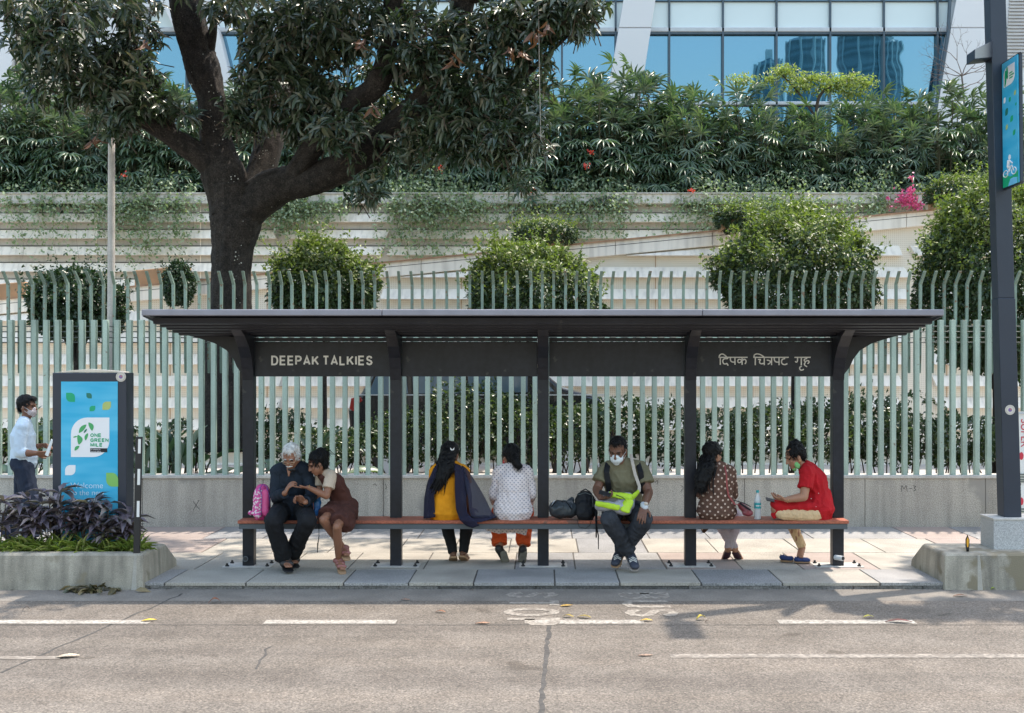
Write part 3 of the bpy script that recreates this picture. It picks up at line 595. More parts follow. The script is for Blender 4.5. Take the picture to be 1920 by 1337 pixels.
# ================= LEFT SIGN TOTEM =================
YT = 10.86
tt = thing('sign_totem', 'dark framed upright sign with sky blue panel reading one green mile', 'sign', (PX(167, YT), YT, .24))
x0, x1 = PX(98, YT), PX(237, YT); ztp = PZ(699, YT)
MB().box(x0, x1, YT, YT+.20, .2, ztp).build('frame', mat('totem_frame', (.022,.028,.045), .45, .06), tt, bevel=.008)
b = MB(); b.pxprism([(103,698.5),(126,695.5),(165,691.8),(200,694.2),(230,697),(233,698.5)], YT+.02, .15); b.build('cap', mat('cap_cream', (.62,.55,.45), .6), tt, bevel=.003)
px0, px1 = PX(115, YT), PX(221, YT); pz1 = PZ(715.5, YT)
def blue_mat():
    m, nt, N, L, B = newmat('panel_blue'); tc = N.new('ShaderNodeTexCoord'); mp = N.new('ShaderNodeMapping'); mp.inputs['Scale'].default_value = (1.2, 1, 6); L.new(tc.outputs['Object'], mp.inputs[0])
    nz = N.new('ShaderNodeTexNoise'); nz.inputs['Scale'].default_value = 1.2; L.new(mp.outputs[0], nz.inputs[0]); r = N.new('ShaderNodeValToRGB')
    r.color_ramp.elements[0].position = .4; r.color_ramp.elements[0].color = (.02,.40,.66,1); r.color_ramp.elements[1].position = .65; r.color_ramp.elements[1].color = (.09,.50,.74,1)
    L.new(nz.outputs[0], r.inputs[0]); L.new(r.outputs[0], B.inputs[0]); B.inputs['Roughness'].default_value = .35; return m
M['pblue'] = blue_mat()
pn = MB().box(px0, px1, YT-.006, YT+.01, .22, pz1).build('panel', M['pblue'], tt)
flat = lambda n, c: mat(n, c, .45, .03)
G1, G2, G3, G4, W1 = flat('leaf_green', (.0,.36,.16)), flat('leaf_dark', (.01,.17,.12)), flat('leaf_olive', (.42,.50,.16)), flat('leaf_lime', (.22,.50,.12)), flat('print_white', (.80,.80,.82))
def rleaf(px, py, wd, ht, flip, m, Y, name='leaf_print', parent=None, conv=None, r=.5):
    # square with two opposite corners rounded
    pts = []; n = 8; rr = r
    def arc(cx, cy, a0): return [(cx+rr*math.cos(a0+i/n*math.pi/2), cy+rr*math.sin(a0+i/n*math.pi/2)) for i in range(n+1)]
    if flip: pts = [(0,0)]+arc(1-rr, rr, -math.pi/2)+[(1,1)]+arc(rr, 1-rr, math.pi/2)
    else: pts = arc(rr, rr, math.pi)+[(1,0)]+arc(1-rr, 1-rr, 0)+[(0,1)]
    conv = conv or (lambda x, y: P(x, y, Y)); vec = conv(0, 0)-conv(0, 0)
    P3 = [conv(px+x*wd, py+y*ht) for x, y in pts]; nrm = (P3[1]-P3[0]).cross(P3[5]-P3[0]).normalized()
    return MB().prism(P3, nrm*.0008).build(name, m, parent)
yl = YT-.0075
for a_ in ((124,736.5,16.5,17,True,G1), (162,737,10,10,True,G2), (168,761,10.5,10,False,G1), (192,753,16,15.5,False,G3), (122,872,19.5,19,False,W1), (125,994,24,24,False,G2)): rleaf(*a_, yl, parent=pn)
rleaf(199,886.5,22.5,26, True, G4, yl, parent=pn)
rleaf(133,783,72,74, False, W1, yl, 'logo_field', pn, r=.42)
def lens(pts, m, name, parent, conv):      # leaf blades of the emblem: (x0,y0,x1,y1,halfwidth,bulge)
    b = MB()
    for (ax, ay, bx, by, hw, bg_) in pts:
        n = 8; A = []; dx, dy = bx-ax, by-ay; l = math.hypot(dx, dy); nx, ny = -dy/l, dx/l
        for i in range(n+1): t = i/n; s_ = math.sin(math.pi*t)**.8; A.append((ax+dx*t+nx*(bg_*math.sin(math.pi*t)+hw*s_), ay+dy*t+ny*(bg_*math.sin(math.pi*t)+hw*s_)))
        for i in range(n-1, 0, -1): t = i/n; s_ = math.sin(math.pi*t)**.8; A.append((ax+dx*t+nx*(bg_*math.sin(math.pi*t)-hw*s_), ay+dy*t+ny*(bg_*math.sin(math.pi*t)-hw*s_)))
        P3 = [conv(*q) for q in A]; nr = (conv(10,0)-conv(0,0)).cross(conv(0,10)-conv(0,0)).normalized()*-.0008; b.prism(P3, nr)
    return b.build(name, m, parent)
EM = [(148,812,162,796,4,-1), (166,792,173,808,4.2,-2), (146,815,148,834,5,-3), (160,826,165,812,2.8,-1), (140,845,149,836,3,-1), (137,820,145,818,1.3,0)]
lens(EM, flat('emblem_green', (.06,.36,.12)), 'emblem', pn, lambda x, y: P(x, y, yl-.0015)); lens([(157,812,163,804,1.6,0)], G2, 'emblem', pn, lambda x, y: P(x, y, yl-.003))
for s_, y in (('ONE', 819.5), ('GREEN', 828.8), ('MILE', 837.6)): block_text(s_, .036, .0080, G1, 'lettering', face_cam(PX(169.5, yl), yl-.0015, PZ(y, yl)), pn, gap=.16, wf=.72, depth=.0006)
MB().pxprism([(169,840.5),(201,840.5),(201,848),(169,848)], yl-.0015, .001).build('caption_bar', S, pn)
text_mesh('An initiative by', .016, W1, 'lettering', face_cam(PX(170, yl), yl-.003, PZ(843.6, yl)), pn, ext=.0002); text_mesh('the local offices', .016, W1, 'lettering', face_cam(PX(170, yl), yl-.003, PZ(847.3, yl)), pn, ext=.0002)
LW = flat('print_pale', (.62,.78,.88))
text_mesh('Welcome', .080, LW, 'lettering', face_cam(PX(132, yl), yl, PZ(915.5, yl)), pn, ext=.0004, off=-.0005, sx=1.0); text_mesh('to the new', .074, LW, 'lettering', face_cam(PX(132, yl), yl, PZ(928.5, yl)), pn, ext=.0004, off=-.0005)
text_mesh('Lower', .125, W1, 'lettering', face_cam(PX(133, yl), yl, PZ(949, yl)), pn, ext=.0004, off=.004)
def badge(c, ax, parent, r=.048):
    b = MB(); c = V(c); ax = V(ax); b.cyl(c, c+ax*.006, r, n=24); d = b.build('badge', flat('badge_cream', (.62,.57,.50)), parent)
    MB().tube([c+ax*.007+V((r*.8*math.cos(t), 0, r*.8*math.sin(t))) for t in [i*math.pi/10 for i in range(21)]], .0018, 4).build('badge_ring', flat('badge_grey', (.4,.38,.38)), d)
    MB().cyl(c+ax*.0062, c+ax*.0075, r*.38, n=14).build('badge_mark', flat('badge_violet', (.20,.14,.34)), d); MB().cyl(c+ax*.0076+V((r*.1,0,r*.12)), c+ax*.0086+V((r*.1,0,r*.12)), r*.17, n=10).build('badge_mark', flat('badge_orange', (.5,.16,.12)), d)
badge(P(227, 706.5, YT-.001), (0,-1,0), tt)
# delineator post
dl = thing('delineator_post', 'slim black post with three white reflective strips at the left planter corner', 'post', P(256, 1037, 10.34))
B0 = P(256.5, 1038, 10.36); T0 = P(261, 819, 10.38)
b = MB(); b.rings([[p+V((dx, dy, 0)) for dx, dy in ((-.028,-.018),(.028,-.018),(.028,.018),(-.028,.018))] for p in (B0, T0)]); b.build('shaft', M['black'], dl, bevel=.004)
for y0, y1 in ((823, 850), (879, 909), (939, 969)):
    f = lambda y: B0+(T0-B0)*((1038-y)/219.0); a_, c_ = f(y1), f(y0)
    MB().rings([[p+V((dx, dy, 0)) for dx, dy in ((-.002,-.0195),(.023,-.0195),(.023,-.0185),(-.002,-.0185))] for p in (a_, c_)]).build('reflector', M['white'], dl)
# ================= RIGHT POLE =================
ZP = .562; YQ = 10.72
pt = thing('street_plinth', 'speckled grey granite plinth under the tall blue pole', 'plinth', (4.47, 10.72, .27))
MB().box(4.24, 4.70, 10.56, 10.88, .26, ZP-.02).build('block', M['plinth'], pt, bevel=.004); MB().box(4.235, 4.705, 10.555, 10.885, ZP-.0195, ZP).build('cap', M['coping'], pt, bevel=.003)
lp = thing('street_lamp', 'tall dark blue square lamp post with side banner at the right edge', 'street lamp', (4.46, YQ, ZP))
B0 = V((4.455, YQ, ZP)); LN = V((-.0285, 0, 1))
def pring(z, h=.083): c = B0+LN*(z-ZP); return [c+V((dx*h, dy*h, 0)) for dx, dy in ((-1,-1),(1,-1),(1,1),(-1,1))]
MB().rings([pring(ZP), pring(PZ(560, YQ))]).build('shaft', M['pole'], lp, bevel=.006); MB().rings([pring(PZ(560, YQ)+.001, .079), pring(8.15, .074)]).build('shaft', M['pole'], lp, bevel=.006)
at = lambda z: B0+LN*(z-ZP)
# small pedestrian lamp
c = at(4.95); b = MB(); y0_, y1_ = YQ-.10, YQ+.10
arm = MB().prism([(c.x-.07, YQ-.085, c.z+.14), (c.x-.07, YQ-.085, c.z-.02), P(1828, 111, 10.1)+V((0,0,0)), P(1828, 92, 10.1)], (.0, .20, .0)).build('lamp_arm', M['pole'], lp, bevel=.006)
MB().box(c.x-.19, c.x-.09, YQ-.08, YQ+.08, c.z-.028, c.z-.021).build('lamp_lens', flat('lens_cream', (.6,.52,.42)), arm)
t_ = at(8.1); top = MB().box(t_.x-.04, t_.x+.04, YQ-.35, YQ, 8.02, 8.10).build('lamp_arm', M['pole'], lp); MB().box(t_.x-.13, t_.x+.13, YQ-.75, YQ-.15, 7.98, 8.06).build('lamp_head', M['pole'], top, bevel=.02)
# banner facing along the street
def bcv(u, v): return V((4.345+.012*v, 10.63-.345*u, PZ(121, 10.63)-v*(PZ(121, 10.63)-PZ(353, 10.63))))   # u 0..1 towards camera, v 0..1 down
bn = MB().prism([bcv(0,0), bcv(1,0), bcv(1,1), bcv(0,1)], (.012, 0, 0)).build('banner', M['pblue'], lp)
MB().prism([bcv(-.03,-.012)+V((.0125,0,0)), bcv(1.05,-.012)+V((.0125,0,0)), bcv(1.05,1.012)+V((.0125,0,0)), bcv(-.03,1.012)+V((.0125,0,0))], (.03, 0, 0)).build('banner_frame', M['pole'], lp, bevel=.004)
for v in (-.005, 1.0): p = bcv(0, v); MB().cyl(p+V((.02,.05,0)), bcv(1.06, v)+V((.02,0,0)), .012, n=8).build('banner_rod', M['black'], lp)
bc = lambda u, v: bcv(u, v)-V((.001, 0, 0)); bc2 = lambda u, v: bcv(u, v)-V((.002, 0, 0))
rleaf(.12, .045, .72, .155, False, W1, 0, 'logo_field', bn, bc, .4)
lens([(.2,.17,.3,.08,.06,.0), (.3,.07,.42,.10,.05,.01), (.3,.12,.42,.13,.02,0), (.18,.185,.26,.155,.03,0)], G1, 'emblem', bn, bc2)
for k in range(3): MB().prism([bc2(.5, .105+.02*k), bc2(.5+(.2,.3,.22)[k], .105+.02*k), bc2(.5+(.2,.3,.22)[k], .115+.02*k), bc2(.5, .115+.02*k)], (-.0006,0,0)).build('lettering', G1, bn)
for u, v, a_, b2, m in ((.1,.28,.13,.045,W1), (.45,.30,.12,.035,G1), (.78,.27,.12,.035,G3), (.2,.375,.18,.055,G2), (.85,.37,.08,.02,G1), (.52,.455,.18,.045,G1), (.22,.505,.14,.04,G3), (.68,.575,.16,.04,G1)): rleaf(u, v, a_, b2, False, m, 0, 'leaf_print', bn, bc)
MB().prism([bc(0,.90), bc(.2,.905), bc(.5,.93), bc(.8,.925), bc(1,.90), bc(1,1), bc(0,1)], (-.0006,0,0)).build('hill_print', G1, bn)
MB().prism([bc2(.35,1), bc2(.5,.95), bc2(.7,.945), bc2(.95,.955), bc2(.95,1)], (-.0006,0,0)).build('path_print', flat('print_blue', (.15,.5,.75)), bn)
b = MB()
for cx in (.2, .74): b.tube([bc2(cx+.15*math.cos(t), .895+.026*math.sin(t)) for t in [i*math.pi/9 for i in range(19)]], .005, 4)
b.tube([bc2(.2,.895), bc2(.42,.89), bc2(.62,.845), bc2(.74,.895)], .004, 4); b.tube([bc2(.42,.89), bc2(.36,.855), bc2(.62,.845)], .004, 4); b.tube([bc2(.36,.855), bc2(.5,.85), bc2(.45,.885)], .010, 5); b.tube([bc2(.38,.85), bc2(.45,.80)], [.016,.02], 6); b.tube([bc2(.46,.80), bc2(.66,.832)], .007, 5)
b.ell(bc2(.46,.775), (.003,.03,.026), 10, 6); b.build('cyclist_print', W1, bn)
badge(at(PZ(768, YQ))+V((0,-.079,0)), (0,-1,0), lp, .047)
p = at(PZ(835, YQ)); MB().box(p.x-.045, p.x+.05, p.y-.0815, p.y-.0795, p.z-.014, p.z+.014).build('sticker', M['white'], lp)
rf = thing('reflector_marker', 'small yellow paddle reflector with black rim on the right kerb island', 'reflector', (PX(1814, 10.42), 10.42, .27))
b = MB(); c = P(1814.5, 1017, 10.42); b.rings([[c+V((.011*s_, .005*q, 0)) for s_, q in ((-1,-1),(1,-1),(1,1),(-1,1))] for c in (P(1814.5,1034,10.42), P(1814.5,1030,10.42))]); b.prism([P(x, y, 10.415) for x, y in ((1812.5,1034),(1811,1024),(1811,1012),(1814.5,1003),(1818,1012),(1818,1024),(1816.5,1034))], (0, .014, 0)); b.build('paddle', M['black'], rf, bevel=.002)
MB().prism([P(x, y, 10.4145) for x, y in ((1813.5,1026),(1812.5,1020),(1812.5,1012),(1814.5,1007),(1816.5,1012),(1816.5,1020),(1815.5,1026))], (0, .001, 0)).build('reflector_face', flat('amber', (.75,.36,.02)), rf)
# advertising board at the right edge
ad = thing('hoarding_board', 'white advertising board with red letters behind the tall blue pole', 'board', P(1950, 965, 12.6))
MB().box(PX(1907,12.6), PX(2060,12.6), 12.6, 12.66, PZ(965,12.6), PZ(773,12.6)).build('panel', M['white'], ad, bevel=.004)
MB().box(PX(1905,12.6), PX(2062,12.6), 12.585, 12.62, PZ(776,12.6), PZ(772,12.6)).build('rail', M['alu'], ad)
for y in (888, 893, 898, 902, 953, 958): MB().box(PX(1908,12.6), PX(2060,12.6), 12.585, 12.599, PZ(y+2.4,12.6), PZ(y,12.6)).build('slat', M['rail'], ad)
RM = Matrix.Rotation(math.pi/2, 4, 'Y'); red = flat('print_red', (.55,.03,.06))
text_mesh('SUPER', .115, red, 'lettering', face_cam(PX(1907,12.6)+.045, 12.597, PZ(785,12.6))@Matrix.Rotation(-math.pi/2, 4, 'Z'), ad, ext=.001)
text_mesh('ozone', .11, M['black'], 'lettering', face_cam(PX(1914,12.6), 12.597, PZ(950,12.6))@Matrix.Rotation(math.pi/2, 4, 'Z'), ad, ext=.001)
for y in (855, 940): MB().ell((PX(1915,12.6), 12.598, PZ(y,12.6)), (.025,.002,.045), 12, 6).build('emblem', red, ad)
# ================= CAR BEHIND THE HEDGE =================
YC = 19.6
car = thing('parked_car', 'dark suv with red tail lamp half hidden behind the fence and hedge', 'car', (PX(900,YC), YC+.9, 0))
cp = mat('car_paint', (.012,.013,.018), .22, .05, coat=.6)
prof = [(655,800),(652,770),(660,745),(674,742),(700,694),(730,676),(960,672),(1010,690),(1055,728),(1120,744),(1150,760),(1156,815),(1150,838),(660,838)]
MB().prism([P(x, y, YC) for x, y in prof], (0, 1.8, 0)).build('body', cp, car, bevel=.06)
tg = mat('car_glass', (.10,.16,.22), .06, .05, spec=.9)
for q in ([(690,740),(708,698),(760,682),(765,738)], [(775,738),(772,682),(865,680),(870,738)], [(880,738),(875,680),(955,680),(1000,694),(1040,734)]): MB().prism([P(x, y, YC-.012) for x, y in q], (0, .02, 0)).build('window', tg, car, bevel=.004)
MB().prism([P(x, y, YC-.02) for x, y in ((655,766),(658,747),(676,744),(680,751),(667,760),(663,772))], (0, .2, 0)).build('tail_light', mat('tail_red', (.25,.012,.012), .2, .05, spec=.8), car, bevel=.01)
for x in (735, 1070):
    c = P(x, 838, YC-.03); wh = MB().cyl((c.x, YC-.04, .33), (c.x, YC+.2, .33), .34, n=28).build('wheel', M['black'], car, bevel=.02); MB().cyl((c.x, YC-.05, .33), (c.x, YC-.02, .33), .21, n=20).build('rim', M['alu'], wh)
MB().box(PX(672,YC), PX(1140,YC), YC-.02, YC+.01, PZ(741.5,YC), PZ(739.5,YC)).build('trim', M['alu'], car)
# white pole among the leaves
wp = thing('white_pole', 'thin whitish pole standing under the left branches of the mango tree', 'pole', P(209, 832, 17))
b = MB(); b.tube([P(206, 832, 17), P(208.5, 560, 17), P(209, 330, 17), P(209.5, 160, 17)], [.062,.056,.052,.045], 12); b.build('shaft', mat('pole_white', (.50,.47,.44), .7, .12, 4, streak=.2, fine=.08, fscale=60), wp, smooth=True)
# ================= VEGETATION =================
M['mango'] = leafmat('mango_leaf', [(.028,.048,.028),(.042,.066,.040),(.07,.10,.055),(.05,.078,.05),(.11,.13,.085),(.034,.06,.038),(.05,.075,.046),(.19,.175,.12)], .18, .27, .8)
M['deadleaf'] = leafmat('dead_leaf', [(.10,.045,.025),(.16,.075,.04)], .1)
M['rhapis'] = leafmat('palm_leaf', [(.035,.07,.042),(.055,.105,.06),(.10,.155,.085),(.15,.20,.12),(.07,.12,.075)], .2, .34, .7)
M['ficus'] = leafmat('clipped_leaf', [(.018,.038,.014),(.028,.055,.018),(.05,.085,.026),(.024,.048,.018),(.038,.07,.022)], .15, .42, .5)
M['ficus_lit'] = leafmat('clipped_leaf_lit', [(.09,.13,.03),(.14,.18,.045),(.20,.235,.07),(.06,.10,.026)], .3, .45, .5)  # shoots and crown-top leaves, the sunlit brightness put into the colour
M['ficus_dark'] = leafmat('clipped_leaf_dark', [(.014,.035,.016),(.024,.05,.022),(.04,.07,.03)], .2, .35, .5)
M['vine'] = leafmat('vine_leaf', [(.20,.25,.16),(.28,.33,.23),(.12,.19,.09),(.36,.41,.30)], .3, .5)
M['hedge'] = leafmat('hedge_leaf', [(.02,.04,.02),(.035,.065,.025),(.06,.09,.035),(.10,.13,.04),(.025,.05,.025)], .28, .3, .6)
M['bark'] = mat('dark_bark', (.026,.021,.018), .95, .4, 9, fine=.5, fscale=50, streak=.5, bump=1, bscale=45, rust=((.07,.06,.05), 30, .64))
M['cane'] = mat('palm_cane', (.06,.06,.03), .8, .3, 6)
M['twig'] = mat('twig', (.07,.05,.035), .9, .2)
def rosettes(cs, dirs, nl, L, W, droop, tpl=LEAF6, spread=.9, jitter=.15):
    N = len(cs); idx = np.repeat(np.arange(N), nl); n = len(idx)
    d = nrmz(dirs)[idx]; r = rng.normal(size=(n, 3)); r -= d*(r*d).sum(1, keepdims=True); r = nrmz(r)
    ax = d*rng.uniform(.0, .7, (n, 1))+r*spread+np.array([0, 0, -1])*droop*rng.uniform(.5, 1.3, (n, 1))
    nr = d+np.array([0, 0, .6])+rng.normal(size=(n, 3))*.25
    pos = cs[idx]+rng.normal(size=(n, 3))*L*jitter
    s = rng.uniform(.7, 1.15, n)
    return leafgeo(pos, ax, nr, L*s, W*s, tpl)
def ico_dirs(n): return nrmz(rng.normal(size=(n, 3)))
# ---- mango tree ----
YM = 17.0
mg = thing('mango_tree', 'huge dark mango tree with forked trunk leaning over the fence', 'tree', P(425, 840, YM))
def limb(b, pts, seg=6, n=12, rough=.09, bark=False):
    pp = [V(p[:3]) for p in pts]; rr = [p[3] for p in pts]; out = []; ro = []
    for i in range(len(pp)-1):
        p0 = pp[max(i-1,0)]; p1 = pp[i]; p2 = pp[i+1]; p3 = pp[min(i+2, len(pp)-1)]
        for k in range(seg):
            t = k/seg; out.append(.5*((2*p1)+(p2-p0)*t+(2*p0-5*p1+4*p2-p3)*t*t+(3*p1-p0-3*p2+p3)*t**3)); ro.append((rr[i]*(1-t)+rr[i+1]*t)*(1+rough*mnoise.noise(out[-1]*3)))
    out.append(pp[-1]); ro.append(rr[-1]); n0 = len(b.v); b.tube(out, ro, n)
    if bark:
        for k in range(n0, len(b.v)):
            i, j = divmod(k-n0, n); v = V(b.v[k]); c = out[i]; d = (out[min(i+1, len(out)-1)]-out[max(i-1, 0)]).normalized(); q = v-c
            a = math.atan2(q.y, q.x); s_ = i*.035; r1 = 1-abs(mnoise.noise(V((math.cos(a)*ro[i]*26, math.sin(a)*ro[i]*26, s_*7))))*2; r2 = mnoise.noise(V((math.cos(a)*3, math.sin(a)*3, s_*1.5)))
            b.v[k] = tuple(v+q.normalized()*(r1*.016+r2*.03)*min(1, ro[i]/.15))
def W4(px, py, Y, wpx): p = P(px, py, Y); return (p.x, p.y, p.z, wpx*Y/F/2)
b = MB()
limb(b, [W4(418,845,YM,92), W4(421,700,YM,82), W4(432,580,YM,72), W4(436,470,YM,72), W4(443,400,YM,92), W4(440,350,YM,96)], n=72, seg=26, bark=True)
limb(b, [W4(436,400,YM,84), W4(420,330,YM,78), W4(406,270,YM,56), W4(398,190,YM,52), W4(374,110,YM,56), W4(350,20,YM-.2,54), W4(335,-80,YM-.3,46), W4(330,-180,YM-.4,36)], n=56, seg=22, bark=True)
limb(b, [W4(425,340,YM,58), W4(385,300,YM-.1,44), W4(330,262,YM-.3,34), W4(280,232,YM-.5,26), W4(235,190,YM-.7,18), W4(190,120,YM-.9,10), W4(170,50,YM-1,6)], n=36, seg=14, bark=True)
limb(b, [W4(455,395,YM,84), W4(520,350,YM-.1,66), W4(600,332,YM-.3,56), W4(680,290,YM-.5,52), W4(745,235,YM-.7,48), W4(800,180,YM-.9,44), W4(850,90,YM-1,40), W4(872,0,YM-1.1,38), W4(900,-90,YM-1.2,30)], n=56, seg=18, bark=True)
limb(b, [W4(470,375,YM+.1,58), W4(490,320,YM+.3,50), W4(510,250,YM+.5,46), W4(530,160,YM+.8,36), W4(545,60,YM+1,26), W4(560,-60,YM+1,16)], n=40, seg=16, bark=True)
limb(b, [W4(540,345,YM-.2,40), W4(585,280,YM-.5,36), W4(640,210,YM-.8,38), W4(705,160,YM-1,38), W4(728,90,YM-1.1,34), W4(738,0,YM-1.2,32), W4(740,-90,YM-1.3,26)], n=40, seg=16, bark=True)
limb(b, [W4(800,180,YM-.9,26), W4(880,190,YM-1.1,18), W4(960,160,YM-1.3,12), W4(1040,90,YM-1.4,8), W4(1100,30,YM-1.5,5)])
limb(b, [W4(390,100,YM,24), W4(398,62,YM-.1,18), W4(402,40,YM-.2,10)])
limb(b, [W4(330,262,YM-.3,16), W4(300,180,YM-.5,12), W4(260,100,YM-.7,8), W4(230,40,YM-.8,5)])
limb(b, [W4(872,0,YM-1.1,20), W4(960,-10,YM-1.5,14), W4(1060,10,YM-1.8,8)])
b.build('trunk', M['bark'], mg, smooth=True)
b = MB(); fl = [(q, r_) for q, r_ in [((398,190),52),((406,270),52),((374,110),52),((440,350),80),((436,470),64),((437,540),64),((520,350),56),((500,300),40)]]
for k in range(150):
    (cx, cy), w_ = random.choice(fl); x = cx+random.gauss(0, w_*.22); y = cy+random.gauss(0, 34)
    r_ = random.uniform(.005, .012); rad = w_*YM/F/2; dx = (x-cx)/w_*2
    if abs(dx) > .8: continue
    p = P(x, y, YM-rad*math.sqrt(1-dx*dx)*1.02-.01); b.ell(p, (r_, .006, r_*random.uniform(.6, 1.5)), 6, 4)
b.build('lichen_spot', mat('lichen', (.45,.44,.40), .9), mg)
CL = [(60,20,70,40,16.2,26),(150,70,110,70,16.0,75),(215,150,95,65,16.1,80),(110,160,65,50,16.3,36),(180,5,120,35,16.0,36),(262,70,40,55,16.3,20),(280,200,50,36,16.4,24),(215,225,50,28,16.2,26),(330,215,36,26,16.6,14),
      (60,80,50,35,16.3,24),(240,130,50,50,16.8,20),(430,18,45,26,16.5,24),(490,95,40,65,16.4,34),(470,230,48,32,16.4,26),(445,205,30,16,16.2,10),(560,60,110,65,16.2,110),(550,170,80,60,16.2,66),(620,130,85,90,16.6,75),(480,160,50,40,16.9,30),
      (600,210,80,42,16.2,46),(560,240,50,30,16.6,26),(660,40,100,60,15.9,70),(640,250,50,36,15.8,30),(780,70,100,80,15.8,105),(790,160,80,55,16.8,44),(880,110,110,75,15.6,92),(850,210,90,56,15.6,76),(930,200,85,55,15.6,66),
      (960,60,110,60,15.5,74),(1010,30,85,36,15.4,44),(1060,35,60,38,15.4,50),(950,270,70,34,15.4,54),(880,270,70,36,15.8,40),(780,270,55,36,16,26),(995,130,45,50,15.6,24),(1008,250,24,44,15.5,14),(1090,10,42,34,15.3,26),(690,362,36,20,15.7,15),(700,300,40,24,16.3,9),
      (430,-70,360,34,16.5,70),(800,-60,300,40,16,90),(150,-60,200,36,16,40),(720,220,60,40,17.4,46),(980,340,26,20,15.6,5)]
cs = []; 
for (cx, cy, rx, ry, Y, n) in CL:
    c = P(cx, cy, Y); r = np.array([rx*Y/F, rng.uniform(.9, 1.3)*max(.45, (rx+ry)*.5*Y/F*.8), ry*Y/F])
    d = nrmz(rng.normal(size=(int(n*1.25), 3)))*rng.uniform(.25, 1, (int(n*1.25), 1))**.5; cs.append(np.array(c)+d*r)
for (c, r, n) in [((-2.3,12.6,7.6),(1.7,1.3,.8),170), ((-.9,13.3,8.2),(1.4,1.3,.8),110), ((-4.2,13.6,7.4),(1.6,1.6,.9),160), ((-3.3,15,8.6),(2.4,1.8,1.0),160), ((0,15,9),(2.4,1.6,.9),120), ((-1.7,11.4,7.4),(.9,.9,.5),50), ((-6,14,7.2),(1.4,1.6,.9),130), ((2.2,14.6,8.0),(1.3,1.2,.7),60)]:
    cs.append(np.array(c)+nrmz(rng.normal(size=(n, 3)))*rng.uniform(.3, 1, (n, 1))**.5*np.array(r))
cs = np.concatenate(cs); print('mango rosettes', len(cs))
dd = np.stack([rng.normal(size=len(cs)), rng.normal(size=len(cs))-.5, rng.uniform(-.1, 1.2, len(cs))], 1)
gg = []; hh_ = rng.permutation(len(cs))
for q_, (nl_, L_, W_, dr_) in enumerate(((9, .22, .058, .30), (11, .19, .052, .48), (8, .25, .064, .60), (7, .15, .045, .2))):
    ii = hh_[q_::4]; gg.append(rosettes(cs[ii], dd[ii], nl_, L_, W_, dr_))
g = merge(gg); npmesh('crown', g[0], g[1], M['mango'], mg)
b = MB()
for c_, d_ in zip(cs[::2], nrmz(dd)[::2]): b.tube([V(c_)-V(d_)*.28+V((random.gauss(0,.06), 0, -.03)), V(c_)-V(d_)*.12+V((0,0,.01)), V(c_)], [.008,.006,.003], 4, caps=False)
b.build('twigs', M['twig'], mg)
dp = np.array([P(x, y, Y) for x, y, Y in ((272,75,15.6),(180,258,15.5),(962,90,14.6),(975,100,14.6),(1005,60,14.5),(1028,50,14.5),(680,75,15),(850,105,14.8),(700,200,15))]); g = rosettes(dp, np.tile([0,0,-1.], (len(dp), 1)), 6, .2, .05, .8); npmesh('dead_leaves', g[0], g[1], M['deadleaf'], mg)
hc = thing('hanging_cord', 'thin pale cord hanging down from the mango branches', 'cord', P(1013, 250, 15)); MB().tube([P(1009,-60,15), P(1011,120,15), P(1014,262,15)], .005, 5).build('cord', M['cement'], hc)
# ---- clipped round trees ----
def clipped(label, px, py, rx, ry, Y, n, m, lum=.10, trunk=True, grp='clipped round trees behind the fence', fx=0, L=.088, flat_=-.75, name='clipped_tree', cat='tree'):
    c = P(px, py, Y); t = thing(name, label, cat, (c.x, Y, .05), grp)
    r = (rx*Y/F, min(rx*Y/F, 1.2), ry*Y/F)
    n = int(n*1.9); p, d = shell_pts(c, r, n, .80, lum, flat_, seed=px*.37)
    ax = rng.normal(size=(len(p), 3))*.8+d*.5+np.array([0, 0, -.35]); nr = d+rng.normal(size=(len(p), 3))*.45+np.array([0, 0, .4])
    s = rng.uniform(.65, 1.2, len(p)); g1 = leafgeo(p, ax, nr, L*s, L*.5*s, LEAF4)
    k = n//140; sp, sd = shell_pts(c, r, k, .98, lum, 0, seed=px*.37); gs = [g1]
    for q, dq in zip(sp, sd):       # loose shoots
        m_ = 9; tt_ = rng.uniform(0, .17, m_)[:, None]; pos = q+(dq+np.array([0, 0, .8]))*tt_; gs.append(leafgeo(pos, rng.normal(size=(m_, 3))+np.array([0,0,.3]), rng.normal(size=(m_, 3))+np.array([0,0,1]), L*.8, L*.4, LEAF4))
    v, tr = merge(gs); new = (d[:, 2]+rng.normal(size=len(d))*.32 > .38) & (np.linalg.norm((p-np.array(c))/np.array(r), axis=1) > .84); nl4 = len(LEAF4[1]); mi = np.ones(len(tr), 'i'); mi[:len(new)*nl4] = np.repeat(new, nl4)  # outer top leaves get the brighter colour, imitating sun from above
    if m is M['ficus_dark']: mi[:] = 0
    cr = npmesh('crown', v, tr, [m, M['ficus_lit']], t); cr.data.polygons.foreach_set('material_index', mi)
    b = MB(); z0 = c.z-r[2]*.9
    if trunk:
        limb(b, [(c.x+fx, Y, 0, .075), (c.x+fx*.5, Y, z0*.6, .06), (c.x, Y, z0, .055), (c.x, Y, c.z, .03)], n=8)
        for k in range(7): a_ = k*.9; limb(b, [(c.x, Y, z0*.8, .035), (c.x+.25*math.cos(a_), Y+.25*math.sin(a_), z0+.15, .025), (c.x+.6*r[0]*math.cos(a_), Y+.6*r[1]*math.sin(a_), c.z, .012)], n=6)
        b.build('trunk', M['bark'], t, smooth=True)
    return t
clipped('dark round clipped tree behind the fence beside the white pole', 143, 570, 82, 64, 18.0, 6500, M['ficus_dark'], .16, flat_=-.95)
